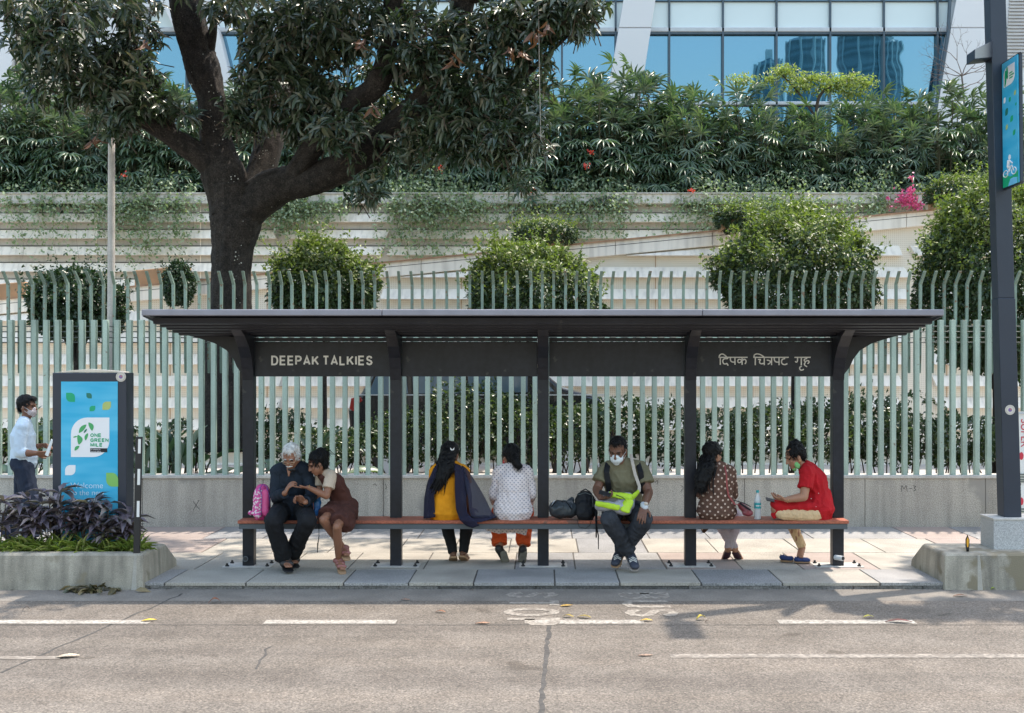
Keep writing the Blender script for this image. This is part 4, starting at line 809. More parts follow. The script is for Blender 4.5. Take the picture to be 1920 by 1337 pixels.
clipped('round clipped tree directly right of the mango trunk', 606, 545, 96, 88, 18.0, 8000, M['ficus'], .16)
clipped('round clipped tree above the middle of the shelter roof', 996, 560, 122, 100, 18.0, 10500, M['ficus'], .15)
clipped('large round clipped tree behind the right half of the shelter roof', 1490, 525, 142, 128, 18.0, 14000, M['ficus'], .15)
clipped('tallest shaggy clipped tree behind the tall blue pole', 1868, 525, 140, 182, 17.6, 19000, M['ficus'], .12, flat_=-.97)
def potplant(label, px, py, rx, ry, Y, pot_h, n, yb):
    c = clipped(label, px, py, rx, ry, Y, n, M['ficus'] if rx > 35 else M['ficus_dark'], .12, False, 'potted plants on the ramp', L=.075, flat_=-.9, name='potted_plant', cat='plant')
    if pot_h: q = P(px-4, yb, Y+.1); MB().box(q.x-rx*Y/F*.7, q.x+rx*Y/F*.7, Y-.1, Y+.45, q.z, q.z+pot_h*Y/F).build('pot', pot, c, bevel=.02)
potplant('small bushy potted plant on the ramp above the middle tree', 1020, 437, 60, 24, 22.6, 26, 2600, 466)
potplant('round potted plant on the ramp left of the large clipped tree', 1385, 410, 44, 26, 22.3, 20, 2400, 432)
potplant('wide potted plant spilling over the ramp beside the blue pole', 1795, 362, 58, 30, 22.6, 30, 2800, 392)
potplant('narrow dark climbing plant spilling from the brown box on the ramp', 335, 535, 27, 42, 22.4, 0, 2600, 560)
# ---- hedge behind the fence ----
hx = 0
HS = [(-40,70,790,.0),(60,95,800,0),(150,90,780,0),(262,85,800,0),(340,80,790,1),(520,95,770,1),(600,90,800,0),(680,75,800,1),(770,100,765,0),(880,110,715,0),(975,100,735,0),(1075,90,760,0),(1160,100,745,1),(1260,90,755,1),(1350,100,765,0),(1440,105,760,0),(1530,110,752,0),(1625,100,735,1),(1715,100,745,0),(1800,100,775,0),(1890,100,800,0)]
for i, (px, hw, ty, lt) in enumerate(HS):
    Y = 16.6+.4*(i % 3); c = P(px, (ty+868)/2, Y); r = (hw*Y/F*.80, .55, (868-ty)/2*Y/F*1.02)
    where = ['', ' near the left edge', ' behind the walking man', ' behind the sign totem', ' right of the sign totem', ' beside the mango trunk', ' behind the old man', ' behind the seated girl', ' in front of the car tail', ' left of the woman in yellow', ' behind the woman in yellow', ' behind the woman in dotted white', ' left of the man with the lime bag', ' behind the man with the lime bag', ' behind the fourth shelter post', ' behind the woman with long hair', ' behind the water bottle', ' behind the woman in red', ' right of the last shelter post', ' above the scrawled wall panel', ' left of the blue pole'][i] if i else ' at the far left edge'
    t = thing('hedge_shrub', ('bright sunlit' if lt else 'dark green')+' leafy hedge shrub'+where+' behind the fence', 'shrub', (c.x, Y, .05), 'hedge shrubs behind the fence')
    n = int(3000*hw/95*(868-ty)/110); p, d = shell_pts(c, r, n, .55, .22, -1, seed=i*1.7)
    hole = np.array([mnoise.noise(V(x*2.6)+V((i, 0, 0))) for x in p]) > -.17; p = p[hole]; d = d[hole]
    s = rng.uniform(.6, 1.2, len(p)); g = leafgeo(p, rng.normal(size=(len(p), 3))+d*.4, rng.normal(size=(len(p), 3))*.6+np.array([0,-.3,.8]), .085*s, .045*s, LEAF4)
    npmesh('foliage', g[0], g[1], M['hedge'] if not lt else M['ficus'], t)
    b = MB()
    for k in range(9): x = c.x+random.uniform(-.8, .8)*r[0]; limb(b, [(x, Y+random.uniform(-.3,.3), .03, .014), (x+random.gauss(0,.06), Y, .35, .011), (x+random.gauss(0,.15), Y, c.z, .006)], seg=2, n=5)
    b.build('stems', M['twig'], t)
# broad leaf plants low behind the fence at the left
for i, (px, py, n) in enumerate([(20,830,14),(270,800,14),(345,815,16),(300,860,12),(590,850,10)]):
    c = P(px, py, 15.6); t = thing('broadleaf_plant', ['glossy broad leaved plant behind the fence at the far left edge','glossy broad leaved plant behind the fence right of the totem frame','tall broad leaved plant behind the fence left of the shelter','low broad leaved plant behind the delineator post','glossy broad leaved plant behind the fence beside the old man'][i], 'plant', (c.x, 15.6, .05), 'broad leaved plants behind the fence')
    base = np.tile(np.array([[c.x, 15.6, .3]]), (n, 1))+rng.normal(size=(n, 3))*np.array([.12,.1,.18]); ax = np.stack([rng.normal(size=n), rng.normal(size=n)*.6, rng.uniform(.4, 1.6, n)], 1)
    g = leafgeo(base+nrmz(ax)*.35, ax+np.array([0,0,-.3]), np.tile([0,-.3,1.], (n,1))+rng.normal(size=(n,3))*.3, rng.uniform(.4,.65,n), rng.uniform(.10,.16,n), LEAF6); npmesh('leaves', g[0], g[1], M['rhapis'], t)
    b = MB(); [b.tube([V(base[k])-V((0,0,.25)), V(base[k]+nrmz(ax)[k]*.36)], [.012,.006], 5) for k in range(n)]; b.build('stalks', M['cane'], t)
# ---- palm hedge on the podium ----
def palm(seed, h, nc=7):
    r0 = random.Random(seed); t = thing('lady_palm', 'lady palm clump in the tall hedge above the podium wall', 'palm', (0, 0, 0), 'lady palms in the hedge above the podium wall')
    b = MB(); fc = []; fd = []
    for k in range(nc):
        x, y = r0.uniform(-.38, .38), r0.uniform(-.3, .3); hh = h*r0.uniform(.62, 1.05); lx, ly = r0.gauss(0, .12), r0.gauss(0, .08)
        b.tube([(x, y, 0), (x+lx*.5, y+ly*.5, hh*.5), (x+lx, y+ly, hh)], [.022,.018,.012], 5)
        nf = int(hh*9.5)
        for j in range(nf):
            z = hh*(.25+.75*(j+r0.random())/nf); a = r0.uniform(0, 2*math.pi); q = r0.uniform(.12, .4); f = z/hh; up = 1.3 if z > hh*.88 else -.15
            p = np.array([x+lx*f+q*math.cos(a), y+ly*f+q*math.sin(a)*.8, z+q*up]); fc.append(p); fd.append(np.array([math.cos(a)*.8, math.sin(a)*.6-.35, up*1.3-.25]))
            b.tube([(x+lx*f, y+ly*f, z-.05), tuple(p)], [.006,.004], 3, caps=False)
    b.build('canes', M['cane'], t)
    gs = []
    for p, d in zip(fc, fd):
        d = d/np.linalg.norm(d); s = np.cross(d, [0, 0, 1]); s /= np.linalg.norm(s)+1e-9; n = np.cross(s, d); m_ = r0.randint(7, 9); an = np.linspace(-1.75, 1.75, m_)+rng.normal(size=m_)*.06
        ax = np.cos(an)[:, None]*d+np.sin(an)[:, None]*s+np.array([0, 0, -.05]); gs.append(leafgeo(np.tile(p, (m_, 1)), ax, np.tile(n, (m_, 1))+rng.normal(size=(m_, 3))*.12, rng.uniform(.25, .35, m_), .047, LEAF6))
    v, tr = merge(gs); npmesh('fronds', v, tr, M['rhapis'], t); return t
protos = [palm(s, h) for s, h in ((1, 2.95), (2, 3.1), (3, 2.8), (4, 3.0), (5, 2.7))]; used = set(); k = 0
for row, (Y, x0, st, hs) in enumerate(((28.75, -30, 41, 1.0), (29.5, -12, 62, .98))):
    px = x0
    while px < 1960:
        top = 145 if px > 1080 else 162
        if px > 1240: top = 158
        if px > 1400: top = 192
        if px > 1640: top = 178
        if px > 1740: top = 190
        pr = protos[k % 5]; s_ = ((365-top)*Y/F+.75)/2.95*random.uniform(.88, 1.08)*hs
        loc = (PX(px+random.uniform(-8, 8), Y), Y+random.uniform(-.2, .2), 5.22)
        if pr.name in used: dup(pr, loc, random.uniform(0, 6.28), s_)
        else: pr.location = loc; pr.scale = (s_,)*3; used.add(pr.name)
        k += 1; px += st*random.uniform(.85, 1.15)
# ---- creepers over the podium lip ----
gs = []; b = MB(); fl = []
for k in range(2300):
    x = random.uniform(-15, 14.5); dn = mnoise.noise(V((x*.55, 3, 0)))*.5+.5; dx_ = mnoise.noise(V((x*.17, 9, 0)))
    if random.random() > max(0, dn*1.7-.42): continue
    px = VX+x*F/YP
    hang = random.uniform(.1, 1.35)**1.3*(.30+dn*1.2)*(1.15 if px < 500 or 680 < px < 1060 or 1050 < px < 1350 else .6); up = random.uniform(.05, .95)*(.4+dn)
    if px > 1470 and random.random() < .5: continue
    y = YP-.15; pts = [V((x, y+.25, 6.0)), V((x+random.gauss(0,.08), y+.1, 6.0+up)), V((x+random.gauss(0,.15), y-.15, 6.0+up*.3)), V((x+random.gauss(0,.2), y-.2, 6.0-hang*.6)), V((x+random.gauss(0,.28), y-.2, 6.0-hang))]
    pp = []
    for i in range(4):
        for t in np.linspace(0, 1, 8, endpoint=False): pp.append(np.array(pts[i].lerp(pts[i+1], t)))
    pp = np.array(pp)+rng.normal(size=(len(pp), 3))*.055; kk = len(pp); gs.append(leafgeo(pp, rng.normal(size=(kk, 3))+np.array([0,0,-.3]), rng.normal(size=(kk, 3))*.5+np.array([0,-.4,.8]), rng.uniform(.07, .13, kk), rng.uniform(.045, .075, kk), LEAF2))
    if k % 5 == 0: b.tube(pts, .003, 3, caps=False)
v, tr = merge(gs); cr = npmesh('creeper', v, tr, M['vine']); tag(cr, 'pale green creeper hanging in a ragged fringe over the podium edge', 'creeper', kind='stuff'); b.build('creeper_stems', M['twig'], cr)
def flowers(label, spots, col, L, n, name='flowers', Y=27.6, cat='flower'):
    gs = []
    for (px, py, r) in spots:
        k = max(4, int(n*r*r/100)); c = np.array(P(px, py, Y)); p = c+rng.normal(size=(k, 3))*r*Y/F*.5; gs.append(leafgeo(p, rng.normal(size=(k, 3)), rng.normal(size=(k, 3)), L, L*.8, LEAF2))
    v, tr = merge(gs); t = thing(name, label, cat, P(spots[0][0], spots[0][1], Y)); npmesh('blossom', v, tr, leafmat(name+label[:4], col, .3), t); return t
flowers('bright pink bougainvillea blossom at the right of the podium edge', [(1700,372,15),(1712,380,14),(1722,388,9),(1708,356,8),(1692,378,8),(1708,333,5),(1735,364,4),(1665,372,5),(1668,390,4)], [(.60,.08,.28),(.72,.16,.40),(.5,.05,.22)], .07, 70, 'bougainvillea', cat='bougainvillea')
for nm, (x, y) in (('left of the white pole', (232,328)), ('under the mango crown', (823,315)), ('at the right of the mango crown', (1108,285)), ('below its neighbour right of the mango crown', (1099,311)), ('on the creeper in the middle', (1000,357)), ('on the creeper above the round tree', (1297,358))):
    flowers('small red flower cluster '+nm, [(x, y, 5.5)], [(.55,.03,.03),(.65,.10,.07)], .06, 60, 'red_flower')
# yellow green tree and bare sapling behind the hedge
def looseT(name, label, clumps, Y, m, L, trunk):
    c0 = P(trunk[0][0], trunk[0][1], Y); t = thing(name, label, 'tree', (c0.x, Y, 5.2)); gs = []
    for (px, py, rx, ry, n) in clumps:
        p = np.array(P(px, py, Y))+nrmz(rng.normal(size=(n, 3)))*rng.uniform(.2, 1, (n, 1))*np.array([rx*Y/F, .5, ry*Y/F]); gs.append(leafgeo(p, rng.normal(size=(n, 3)), rng.normal(size=(n, 3))*.5+np.array([0,0,1]), L, L*.5, LEAF4))
    if gs: v, tr = merge(gs); npmesh('crown', v, tr, m, t)
    return t
lt = looseT('feathery_tree', 'small yellow green feathery tree rising behind the palm hedge', [(1470,135,32,14,420),(1520,148,50,12,480),(1590,150,60,14,560),(1560,165,60,14,480),(1620,158,30,12,220),(1440,150,24,12,160),(1500,165,50,14,300),(1390,150,40,12,260),(1600,178,40,14,240)], 30.4, leafmat('lime_leaf', [(.16,.20,.06),(.24,.28,.09),(.30,.34,.13)], .35), .10, [(1530,300)])
b = MB(); Y = 30.4; limb(b, [W4(1530,370,Y,10), W4(1530,220,Y,7), W4(1545,170,Y,5), W4(1600,150,Y,3)], n=6); limb(b, [W4(1530,220,Y,5), W4(1490,165,Y,4), W4(1460,135,Y,2)], n=5); b.build('trunk', M['twig'], lt)
bs = thing('bare_sapling', 'leafless grey sapling against the white facade', 'tree', P(1808, 370, 30.6)); b = MB(); Y = 30.6
limb(b, [W4(1808,372,Y,5), W4(1810,240,Y,4), W4(1806,170,Y,3.4), W4(1803,140,Y,3)], n=5)
def twig(x, y, a, l, w_, d):
    if d == 0 or l < 3: return
    x2, y2 = x+l*math.cos(a), y-l*math.sin(a); b.tube([P(x, y, Y+random.uniform(-.05,.05)), P((x+x2)/2+random.gauss(0,1.2), (y+y2)/2+random.gauss(0,1.2), Y), P(x2, y2, Y)], [w_*Y/F/2, w_*.8*Y/F/2, w_*.6*Y/F/2], 4, caps=False)
    for s_ in (-1, 1): twig(x2, y2, a+s_*random.uniform(.2, .55), l*random.uniform(.62, .9), w_*.68, d-1)
for a_, l in ((2.6,28),(1.9,30),(1.2,26),(.7,22),(.3,24),(3.0,24)): twig(1804, 142, a_, l, 2.2, 5)
for a_ in (2.7, .4): twig(1808, 165, a_, 26, 2, 4)
b.build('branches', mat('sapling_bark', (.14,.11,.10), .9), bs)
# ---- planter plants ----
M['purple'] = leafmat('purple_leaf', [(.08,.065,.09),(.12,.095,.12),(.17,.13,.16),(.10,.085,.11),(.28,.23,.21)], .15, .35, .6)
M['spider'] = leafmat('spider_leaf', [(.14,.20,.04),(.24,.30,.07),(.42,.42,.18)], .35, .45)
for i, (px, py, h, ns, desc) in enumerate([(12,925,.58,5,'at the far left edge of the planter'),(45,945,.50,5,'in front of the walking man'),(78,935,.58,5,'left of the sign totem'),(112,930,.64,6,'tall, overlapping the left frame of the sign totem'),(150,955,.50,6,'in front of the blue sign panel'),(182,940,.60,6,'covering the big word on the blue sign'),(212,965,.44,5,'before the right frame of the sign totem'),(238,985,.34,4,'beside the delineator post'),(-25,930,.6,5,'partly out of frame')]):
    Y = 10.62+.05*(i % 3); x = PX(px, Y); h *= .86; t = thing('purple_plant', 'purple leaved plant '+desc, 'plant', (x, Y, .24), 'purple leaved plants in the planter'); b = MB(); cs_ = []; ds_ = []
    for k in range(ns-1):
        sx, sy = random.gauss(0, .075), random.gauss(0, .05); hh = h*random.uniform(.6, 1.05); lx = random.gauss(0, .10); b.tube([(x+sx, Y+sy, .22), (x+sx+lx*.4, Y+sy, .24+hh*.5), (x+sx+lx, Y+sy, .24+hh)], [.007,.006,.004], 5)
        for j in range(3):
            f = .55+.45*j/2; cs_.append((x+sx+lx*f, Y+sy, .24+hh*f)); ds_.append((lx*.8, -.12, 1))
    b.build('stems', M['twig'], t); g = rosettes(np.array(cs_), np.array(ds_), 5, .20, .055, .10, spread=.85, jitter=.04); npmesh('leaves', g[0], g[1], M['purple'], t)
b_ = 0
for i, px in enumerate([-10,18,40,62,85,105,122,182,205,228,245,262,150]):
    Y = 10.52+.06*(i % 2); x = PX(px, Y); n = 46; d = np.stack([rng.normal(size=n)*.8, rng.normal(size=n)*.6, rng.uniform(.3, 1.2, n)], 1); p = np.tile([[x, Y, .245]], (n, 1))+rng.normal(size=(n, 3))*np.array([.04,.03,.0])
    g = leafgeo(p, d, d*np.array([-1,-1,1])+np.array([0,0,.6]), rng.uniform(.11, .24, n), .013, LEAF6)
    tag(npmesh('spider_plant', g[0], g[1], M['spider']), 'tuft of thin yellow green leaves along the front of the left planter', 'plant', 'grassy tufts along the planter rim')
# ---- unseen tree added beyond the right edge to shade the road there ----
st = thing('added_shade_tree', 'added tree just outside the right edge of the view, shading the road', 'tree', (8.3, 12.2, 0)); b = MB(); limb(b, [(8.3,12.2,-.05,.2), (8.2,12.1,3,.16), (7.8,11.6,6,.12), (7.0,11.2,8.2,.05)], n=10); limb(b, [(8.1,12,4.5,.1), (8.9,11.4,6.5,.07), (9.5,11,8,.03)], n=8); b.build('trunk', M['bark'], st, smooth=True)
cs_ = np.concatenate([np.array(c)+nrmz(rng.normal(size=(n, 3)))*rng.uniform(.3, 1, (n, 1))**.5*np.array(r) for c, r, n in [((7.4,11.0,7.8),(1.3,.55,.6),110), ((8.9,11.1,7.6),(1.3,.7,.9),120), ((6.3,10.9,8.3),(.7,.3,.4),30), ((8.2,12.6,8.6),(1.4,1.1,.8),120)]])
g = rosettes(cs_, np.tile([0,0,1.], (len(cs_), 1)), 11, .22, .06, .6); npmesh('crown', g[0], g[1], M['mango'], st)
# ---- fallen leaves ----
FL = [(402,1131,'curled rust brown leaf on the road below the left end of the shelter',(.30,.09,.03),.10,.6,.035),(279,1165,'yellow leaf lying on the left lane dash',(.62,.42,.04),.12,.1,.01),(49,1146,'tiny dark leaf on the road at the left',(.05,.035,.03),.06,.5,.03),(18,1104,'dark curled leaf by the left planter foot',(.14,.06,.04),.12,.3,.02),
      (826,1149,'small brown leaf on the road below the woman in yellow',(.24,.11,.06),.09,.3,.012),(905,1170,'flat pale brown leaf near the lane joint',(.30,.17,.11),.12,.1,.006),(760,1126,'thin reddish leaf near the gutter',(.30,.16,.10),.08,.2,.006),(1062,1137,'yellow brown leaf beside the painted word stop',(.42,.26,.06),.12,.1,.006),(1065,1158,'olive leaf above the middle lane dash',(.30,.22,.05),.10,.4,.015),
      (1095,1159,'dry olive leaf touching the middle lane dash',(.24,.18,.05),.12,.3,.015),(1212,1165,'yellow leaf at the right end of the middle dash',(.58,.38,.06),.10,.2,.01),(1314,1163,'upright yellow leaf right of the middle dash',(.40,.32,.05),.09,.8,.03),(1628,1159,'yellow leaf on the right lane dash',(.44,.40,.07),.09,.4,.015),(1685,1168,'long dark red curled leaf on the right lane dash',(.12,.04,.035),.21,.2,.02),
      (1862,1107,'fresh green leaf at the foot of the right island',(.35,.45,.06),.05,.5,.02),(1325,1167,'tiny dark leaf speck right of the middle dash',(.08,.05,.04),.03,.3,.01),(1210,1230,'flat brown stain coloured leaf on the open road',(.28,.19,.14),.11,.0,.003),(127,1233,'pale dry leaf on the worn line at the left',(.50,.42,.32),.16,.2,.01),(1800,1119,'twisted brown twig like leaf near the right island',(.20,.11,.07),.12,.2,.01)]
for (px, py, lab, c, L, tilt, lift) in FL:
    x, y = rp_(px, py); a = random.uniform(-.5, .5); n = 9; b = MB(); top = []
    R = []
    for i in range(n):
        t = i/(n-1); w_ = L*(.13 if L > .2 else .19)*math.sin(math.pi*min(.97, max(.03, t)))**.8; bend = lift*1.2*math.sin(math.pi*t)+lift*.5*t; cx = (t-.5)*L
        row = []
        for s_ in (-1, -.4, .4, 1): row.append(V((cx*math.cos(a)-w_*s_*math.sin(a), cx*math.sin(a)+w_*s_*math.cos(a), bend*.7+abs(s_)*tilt*w_*.55+.002+random.uniform(0,.002))))
        R.append(row)
    b.rings(R, caps=False, close=False); o = b.build('fallen_leaf', mat('dry_leaf', c, .65, .3, 25, fine=.3, fscale=90, bump=.4, bscale=80), smooth=True); o.location = (x, y, RZ+.006); md = o.modifiers.new('s', 'SOLIDIFY'); md.thickness = .0015; tag(o, lab, 'leaf', 'fallen leaves on the road')
b = MB(); pc = rp_(172, 1110); gs = []
p = np.array([pc[0], pc[1], RZ+.02])+rng.normal(size=(46, 3))*np.array([.13,.05,.008]); g = leafgeo(p, rng.normal(size=(46,3))*np.array([1,1,.15]), np.tile([0,0,1.], (46,1))+rng.normal(size=(46,3))*.4, rng.uniform(.09,.18,46), .05, LEAF6)
tag(npmesh('leaf_litter', g[0], g[1], leafmat('litter_leaf', [(.05,.06,.03),(.14,.11,.05),(.20,.15,.07),(.03,.035,.02)], .05)), 'small heap of dried leaves in the gutter below the left planter', 'leaf litter', kind='stuff')
b = MB()
g_ = []
n = 260; xx = rng.uniform(-9, 9, n); yy = 10.31-np.abs(rng.normal(size=n))*.05; p = np.stack([xx, yy, np.full(n, RZ+.008)], 1); g = leafgeo(p, rng.normal(size=(n,3))*np.array([1,1,.1]), np.tile([0,0,1.], (n,1)), rng.uniform(.008,.035,n), rng.uniform(.005,.02,n), LEAF2)
tag(npmesh('gutter_debris', g[0], g[1], leafmat('debris', [(.05,.04,.03),(.12,.09,.06),(.03,.025,.02)], .0)), 'scattered dry leaf crumbs along the foot of the kerb', 'debris', kind='stuff')
# ================= PEOPLE =================
def perp(d):
    a = V((0,0,1)) if abs(d.z) < .9 else V((1,0,0)); return (a-d*a.dot(d)).normalized()
class Fig:
    def __init__(s): s.b = MB()
    def cap(s, p0, p1, r0, r1, side=None, n=12, flat0=False, flat1=False):
        """tapered limb; r0, r1 are a radius or (along side, across)"""
        p0 = V(p0); p1 = V(p1); d = (p1-p0).normalized(); sd = V(side) if side is not None else perp(d)
        sd = (sd-d*sd.dot(d)).normalized(); up = d.cross(sd)
        a0, b0 = r0 if hasattr(r0, '__len__') else (r0, r0); a1, b1 = r1 if hasattr(r1, '__len__') else (r1, r1); R = []
        def ring(c, a, b): R.append([c+sd*(a*math.cos(t))+up*(b*math.sin(t)) for t in [2*math.pi*k/n for k in range(n)]])
        if not flat0:
            for q in (.12, .38, .68): ang = math.asin(q); ring(p0-d*(min(a0,b0)*math.cos(ang)), a0*q, b0*q)
        for t in (0, .33, .67, 1): ring(p0.lerp(p1, t), a0+(a1-a0)*t, b0+(b1-b0)*t)
        if not flat1:
            for q in (.68, .38, .12): ang = math.asin(q); ring(p1+d*(min(a1,b1)*math.cos(ang)), a1*q, b1*q)
        s.b.rings(R); return s
    def chain(s, pts, rs, side=None, **k):
        for i in range(len(pts)-1): s.cap(pts[i], pts[i+1], rs[i], rs[i+1], side, **k)
        return s
    def ell(s, c, r, fr=None):
        c = V(c); fr = fr or (V((1,0,0)), V((0,1,0)), V((0,0,1))); R = []
        for i in range(9):
            a = -math.pi/2+math.pi*i/8; q = max(math.cos(a), .06)
            R.append([c+fr[0]*(r[0]*q*math.cos(t))+fr[1]*(r[1]*q*math.sin(t))+fr[2]*(r[2]*math.sin(a)) for t in [2*math.pi*k/14 for k in range(14)]])
        s.b.rings(R); return s
    def build(s, name, m, parent=None, vox=.006, sm=4, wr=0, ws=14, seed=0, ridge=None):
        me = bpy.data.meshes.new(name); me.from_pydata(s.b.v, [], s.b.f); bm = bmesh.new(); bm.from_mesh(me); bmesh.ops.recalc_face_normals(bm, faces=bm.faces); bm.to_mesh(me); bm.free()
        o = bpy.data.objects.new('tmp', me)
        r = o.modifiers.new('r', 'REMESH'); r.mode = 'VOXEL'; r.voxel_size = vox; r.use_smooth_shade = True
        if sm: q = o.modifiers.new('s', 'SMOOTH'); q.iterations = sm; q.factor = .5
        m2 = evalmesh(o)
        if wr:
            nv_ = len(m2.vertices); co = np.empty(nv_*3, 'f'); m2.vertices.foreach_get('co', co); nn = np.empty(nv_*3, 'f'); m2.vertex_normals.foreach_get('vector', nn); co = co.reshape(-1, 3); nn = nn.reshape(-1, 3); dsp = np.empty(nv_, 'f')
            for i, p in enumerate(map(V, co.tolist())):
                f = mnoise.noise(V((p.x*ws, p.y*ws, p.z*ws*.55))+V((seed*3.1, 0, 0))); f2 = 1-abs(mnoise.noise(V((p.x*ws*1.3+p.z*6, p.y*ws, p.z*ws*.8-p.x*5))+V((0, seed, 0))))*2.2
                dsp[i] = f*wr*1.2+f2*wr*1.25
            m2.vertices.foreach_set('co', (co+nn*dsp[:, None]).ravel()); m2.update()
        m2.materials.clear(); m2.materials.append(m); m2.polygons.foreach_set('use_smooth', [True]*len(m2.polygons))
        return link(name, m2, parent)
def frame(f, u):
    f = V(f).normalized(); u = V(u); u = (u-f*u.dot(f)).normalized(); return f.cross(u), f, u
def hand(F_, w, d, n, size=1.0, curl=.35, ts=1, spread=1.0, thumb=.7):
    d = V(d).normalized(); n = V(n); n = (n-d*n.dot(d)).normalized(); s = d.cross(n)
    F_.cap(w, w+d*.022*size, (.024*size,.018*size), (.034*size,.016*size), s); F_.cap(w+d*.02*size, w+d*.082*size, (.036*size,.015*size), (.040*size,.012*size), s)
    for i, (o, l) in enumerate(((.031,.86),(.011,1.0),(-.010,.94),(-.030,.74))):
        p = w+d*.082*size+s*(o*size*ts*1.02); q = 0; dr = (d+s*(o*ts*1.6*spread)).normalized()
        for j, ll in enumerate((.040,.027,.021)):
            q += curl*(.8, 1.2, 1.0)[j]*(1+.12*i); dd = dr*math.cos(q)+n*math.sin(q); p2 = p+dd*(ll*l*size); F_.cap(p, p2, (.0092-.0008*j)*size, (.0085-.0008*j)*size, n=8); p = p2
    p = w+d*.028*size+s*(.030*ts*size); dr = (d*.65+s*ts*.7+n*.35*thumb).normalized(); p2 = p+dr*.042*size; F_.cap(p, p2, .012*size, .0105*size, n=8)
    dr = (d*.85+s*ts*.25+n*.5*thumb).normalized(); F_.cap(p2, p2+dr*.032*size, .0105*size, .008*size, n=8)
def headprims(F_, c, f, u, k=1.0, fem=False):
    r, f, u = frame(f, u); L = lambda x, y, z: c+r*(x*k)+f*(y*k)+u*(z*k); fr = (r, f, u)
    F_.ell(L(0,-.012,.035), (.074*k,.094*k,.088*k), fr); F_.ell(L(0,.028,-.035), (.058*k,.062*k,.070*k), fr); F_.ell(L(0,.052,-.082), (.030*k,.032*k,.026*k), fr)
    F_.cap(L(-.056,-.01,-.04), L(0,.05,-.09), .022*k, .02*k).cap(L(.056,-.01,-.04), L(0,.05,-.09), .022*k, .02*k)
    F_.cap(L(0,.083,.022), L(0,.104,-.020), .0085*k, .012*k); F_.cap(L(-.013,.092,-.024), L(.013,.092,-.024), .0085*k, .0085*k)
    F_.cap(L(-.042,.068,.032), L(-.008,.083,.030), .010*k, .010*k).cap(L(.042,.068,.032), L(.008,.083,.030), .010*k, .010*k)
    F_.cap(L(-.020,.079,-.052), L(.020,.079,-.052), .0075*k, .0075*k).cap(L(-.016,.078,-.062), L(.016,.078,-.062), .008*k, .008*k)
    F_.ell(L(-.036,.062,-.015), (.020*k,.018*k,.018*k), fr).ell(L(.036,.062,-.015), (.020*k,.018*k,.018*k), fr)
    for s in (-1, 1): F_.ell(L(s*.077,-.008,-.008), (.009*k,.019*k,.031*k), fr); F_.ell(L(s*.075,-.002,-.034), (.008*k,.010*k,.010*k), fr)
    return L, fr
def face_bits(root, L, fr, k, brow=(.02,.015,.012), lids=True, lip=None):
    for s in (-1, 1):
        b = MB(); c = L(s*.030, .0735, .010); b.ell((0,0,0), (.0125*k,.006*k,.0045*k if lids else .006*k), 10, 6); R = Matrix((fr[0], fr[1], fr[2])).transposed(); b.v = [tuple(c+R@V(v)) for v in b.v]
        b.build('eye', M['eye'], root, smooth=True)
        MB().tube([L(s*.014,.092,.030), L(s*.030,.090,.037), L(s*.047,.078,.031)], [.0035*k,.004*k,.002*k], 6).build('eyebrow', hairm('brow%.2f' % brow[0], brow), root, smooth=True)
    if lip: MB().tube([L(-.020,.084,-.055), L(-.008,.089,-.053), L(.008,.089,-.053), L(.020,.084,-.055)], [.003*k,.005*k,.005*k,.003*k], 6).build('lips', lip, root, smooth=True)
MC = {}
def hairm(n, c, rough=.45):
    if n not in MC: MC[n] = mat(n, c, rough, .25, 30, bump=.5, bscale=120, spec=.22)
    return MC[n]
def skin(n, c):
    m = mat(n, c, .5, .06, 12, fine=.05, fscale=200, spec=.4); B = m.node_tree.nodes['Principled BSDF']; B.inputs['Subsurface Weight'].default_value = .12; B.inputs['Subsurface Radius'].default_value = (.02,.008,.004); B.inputs['Subsurface Scale'].default_value = .5; return m
def cloth(n, c, **k):
    kw = dict(rough=.85, var=.10, scale=7, fine=.10, fscale=260, bump=.35, bscale=30, spec=.2); kw.update(k); return mat(n, c, **kw)
M['eye'] = mat('eye_dark', (.015,.012,.010), .15, .05, spec=.8)
HB = hairm('black_hair', (.0045,.004,.0045), .55)
def torso(F_, J, g=0, fem=False, neck=True, k=1.0, low=True):
    sd = (J['sb']-J['sa']).normalized()
    hw, wd, cw = ((.168,.122),(.128,.098),(.140,.108)) if fem else ((.160,.120),(.146,.108),(.160,.115))
    G = lambda q: (q[0]*k+g, q[1]*k+g)
    pts = [J['pel'], J['wst'], J['cst']]
    if low: F_.cap(J['pel'], J['wst'], G(hw), G(wd), sd, n=18)
    F_.cap(J['wst'], J['cst'], G(wd), G(cw), sd, n=18)
    F_.cap(J['cst'], J['nb']-(J['nb']-J['cst']).normalized()*.02, G(cw), G((.105,.062)), sd, n=18)
    F_.cap(J['sa'], J['nb'], .056*k+g, .052*k+g).cap(J['sb'], J['nb'], .056*k+g, .052*k+g)
    if neck: F_.cap(J['nb']-V((0,0,.02)), J['hc']-J['hu']*.045*k, .052*k, .050*k)
def arms(F_, J, g=0, k=1.0, upto='w', which='ab', flare=0):
    for s in which:
        S_, E, W_ = J['s'+s], J['e'+s], J['w'+s]
        if upto == 'mid': F_.cap(S_, S_.lerp(E, .62), .054*k+g, .046*k+g+flare, flat1=True)
        elif upto == 'e': F_.cap(S_, E, .054*k+g, .042*k+g); F_.cap(E, E.lerp(W_, .18), .042*k+g, .040*k+g+flare, flat1=True)
        else: F_.cap(S_, E, .052*k+g, .042*k+g); F_.cap(E, E.lerp(W_, .35), .042*k+g, .041*k+g); F_.cap(E.lerp(W_, .35), W_.lerp(E, .06 if g else 0), .041*k+g, (.027*k+g+flare), flat1=bool(g))
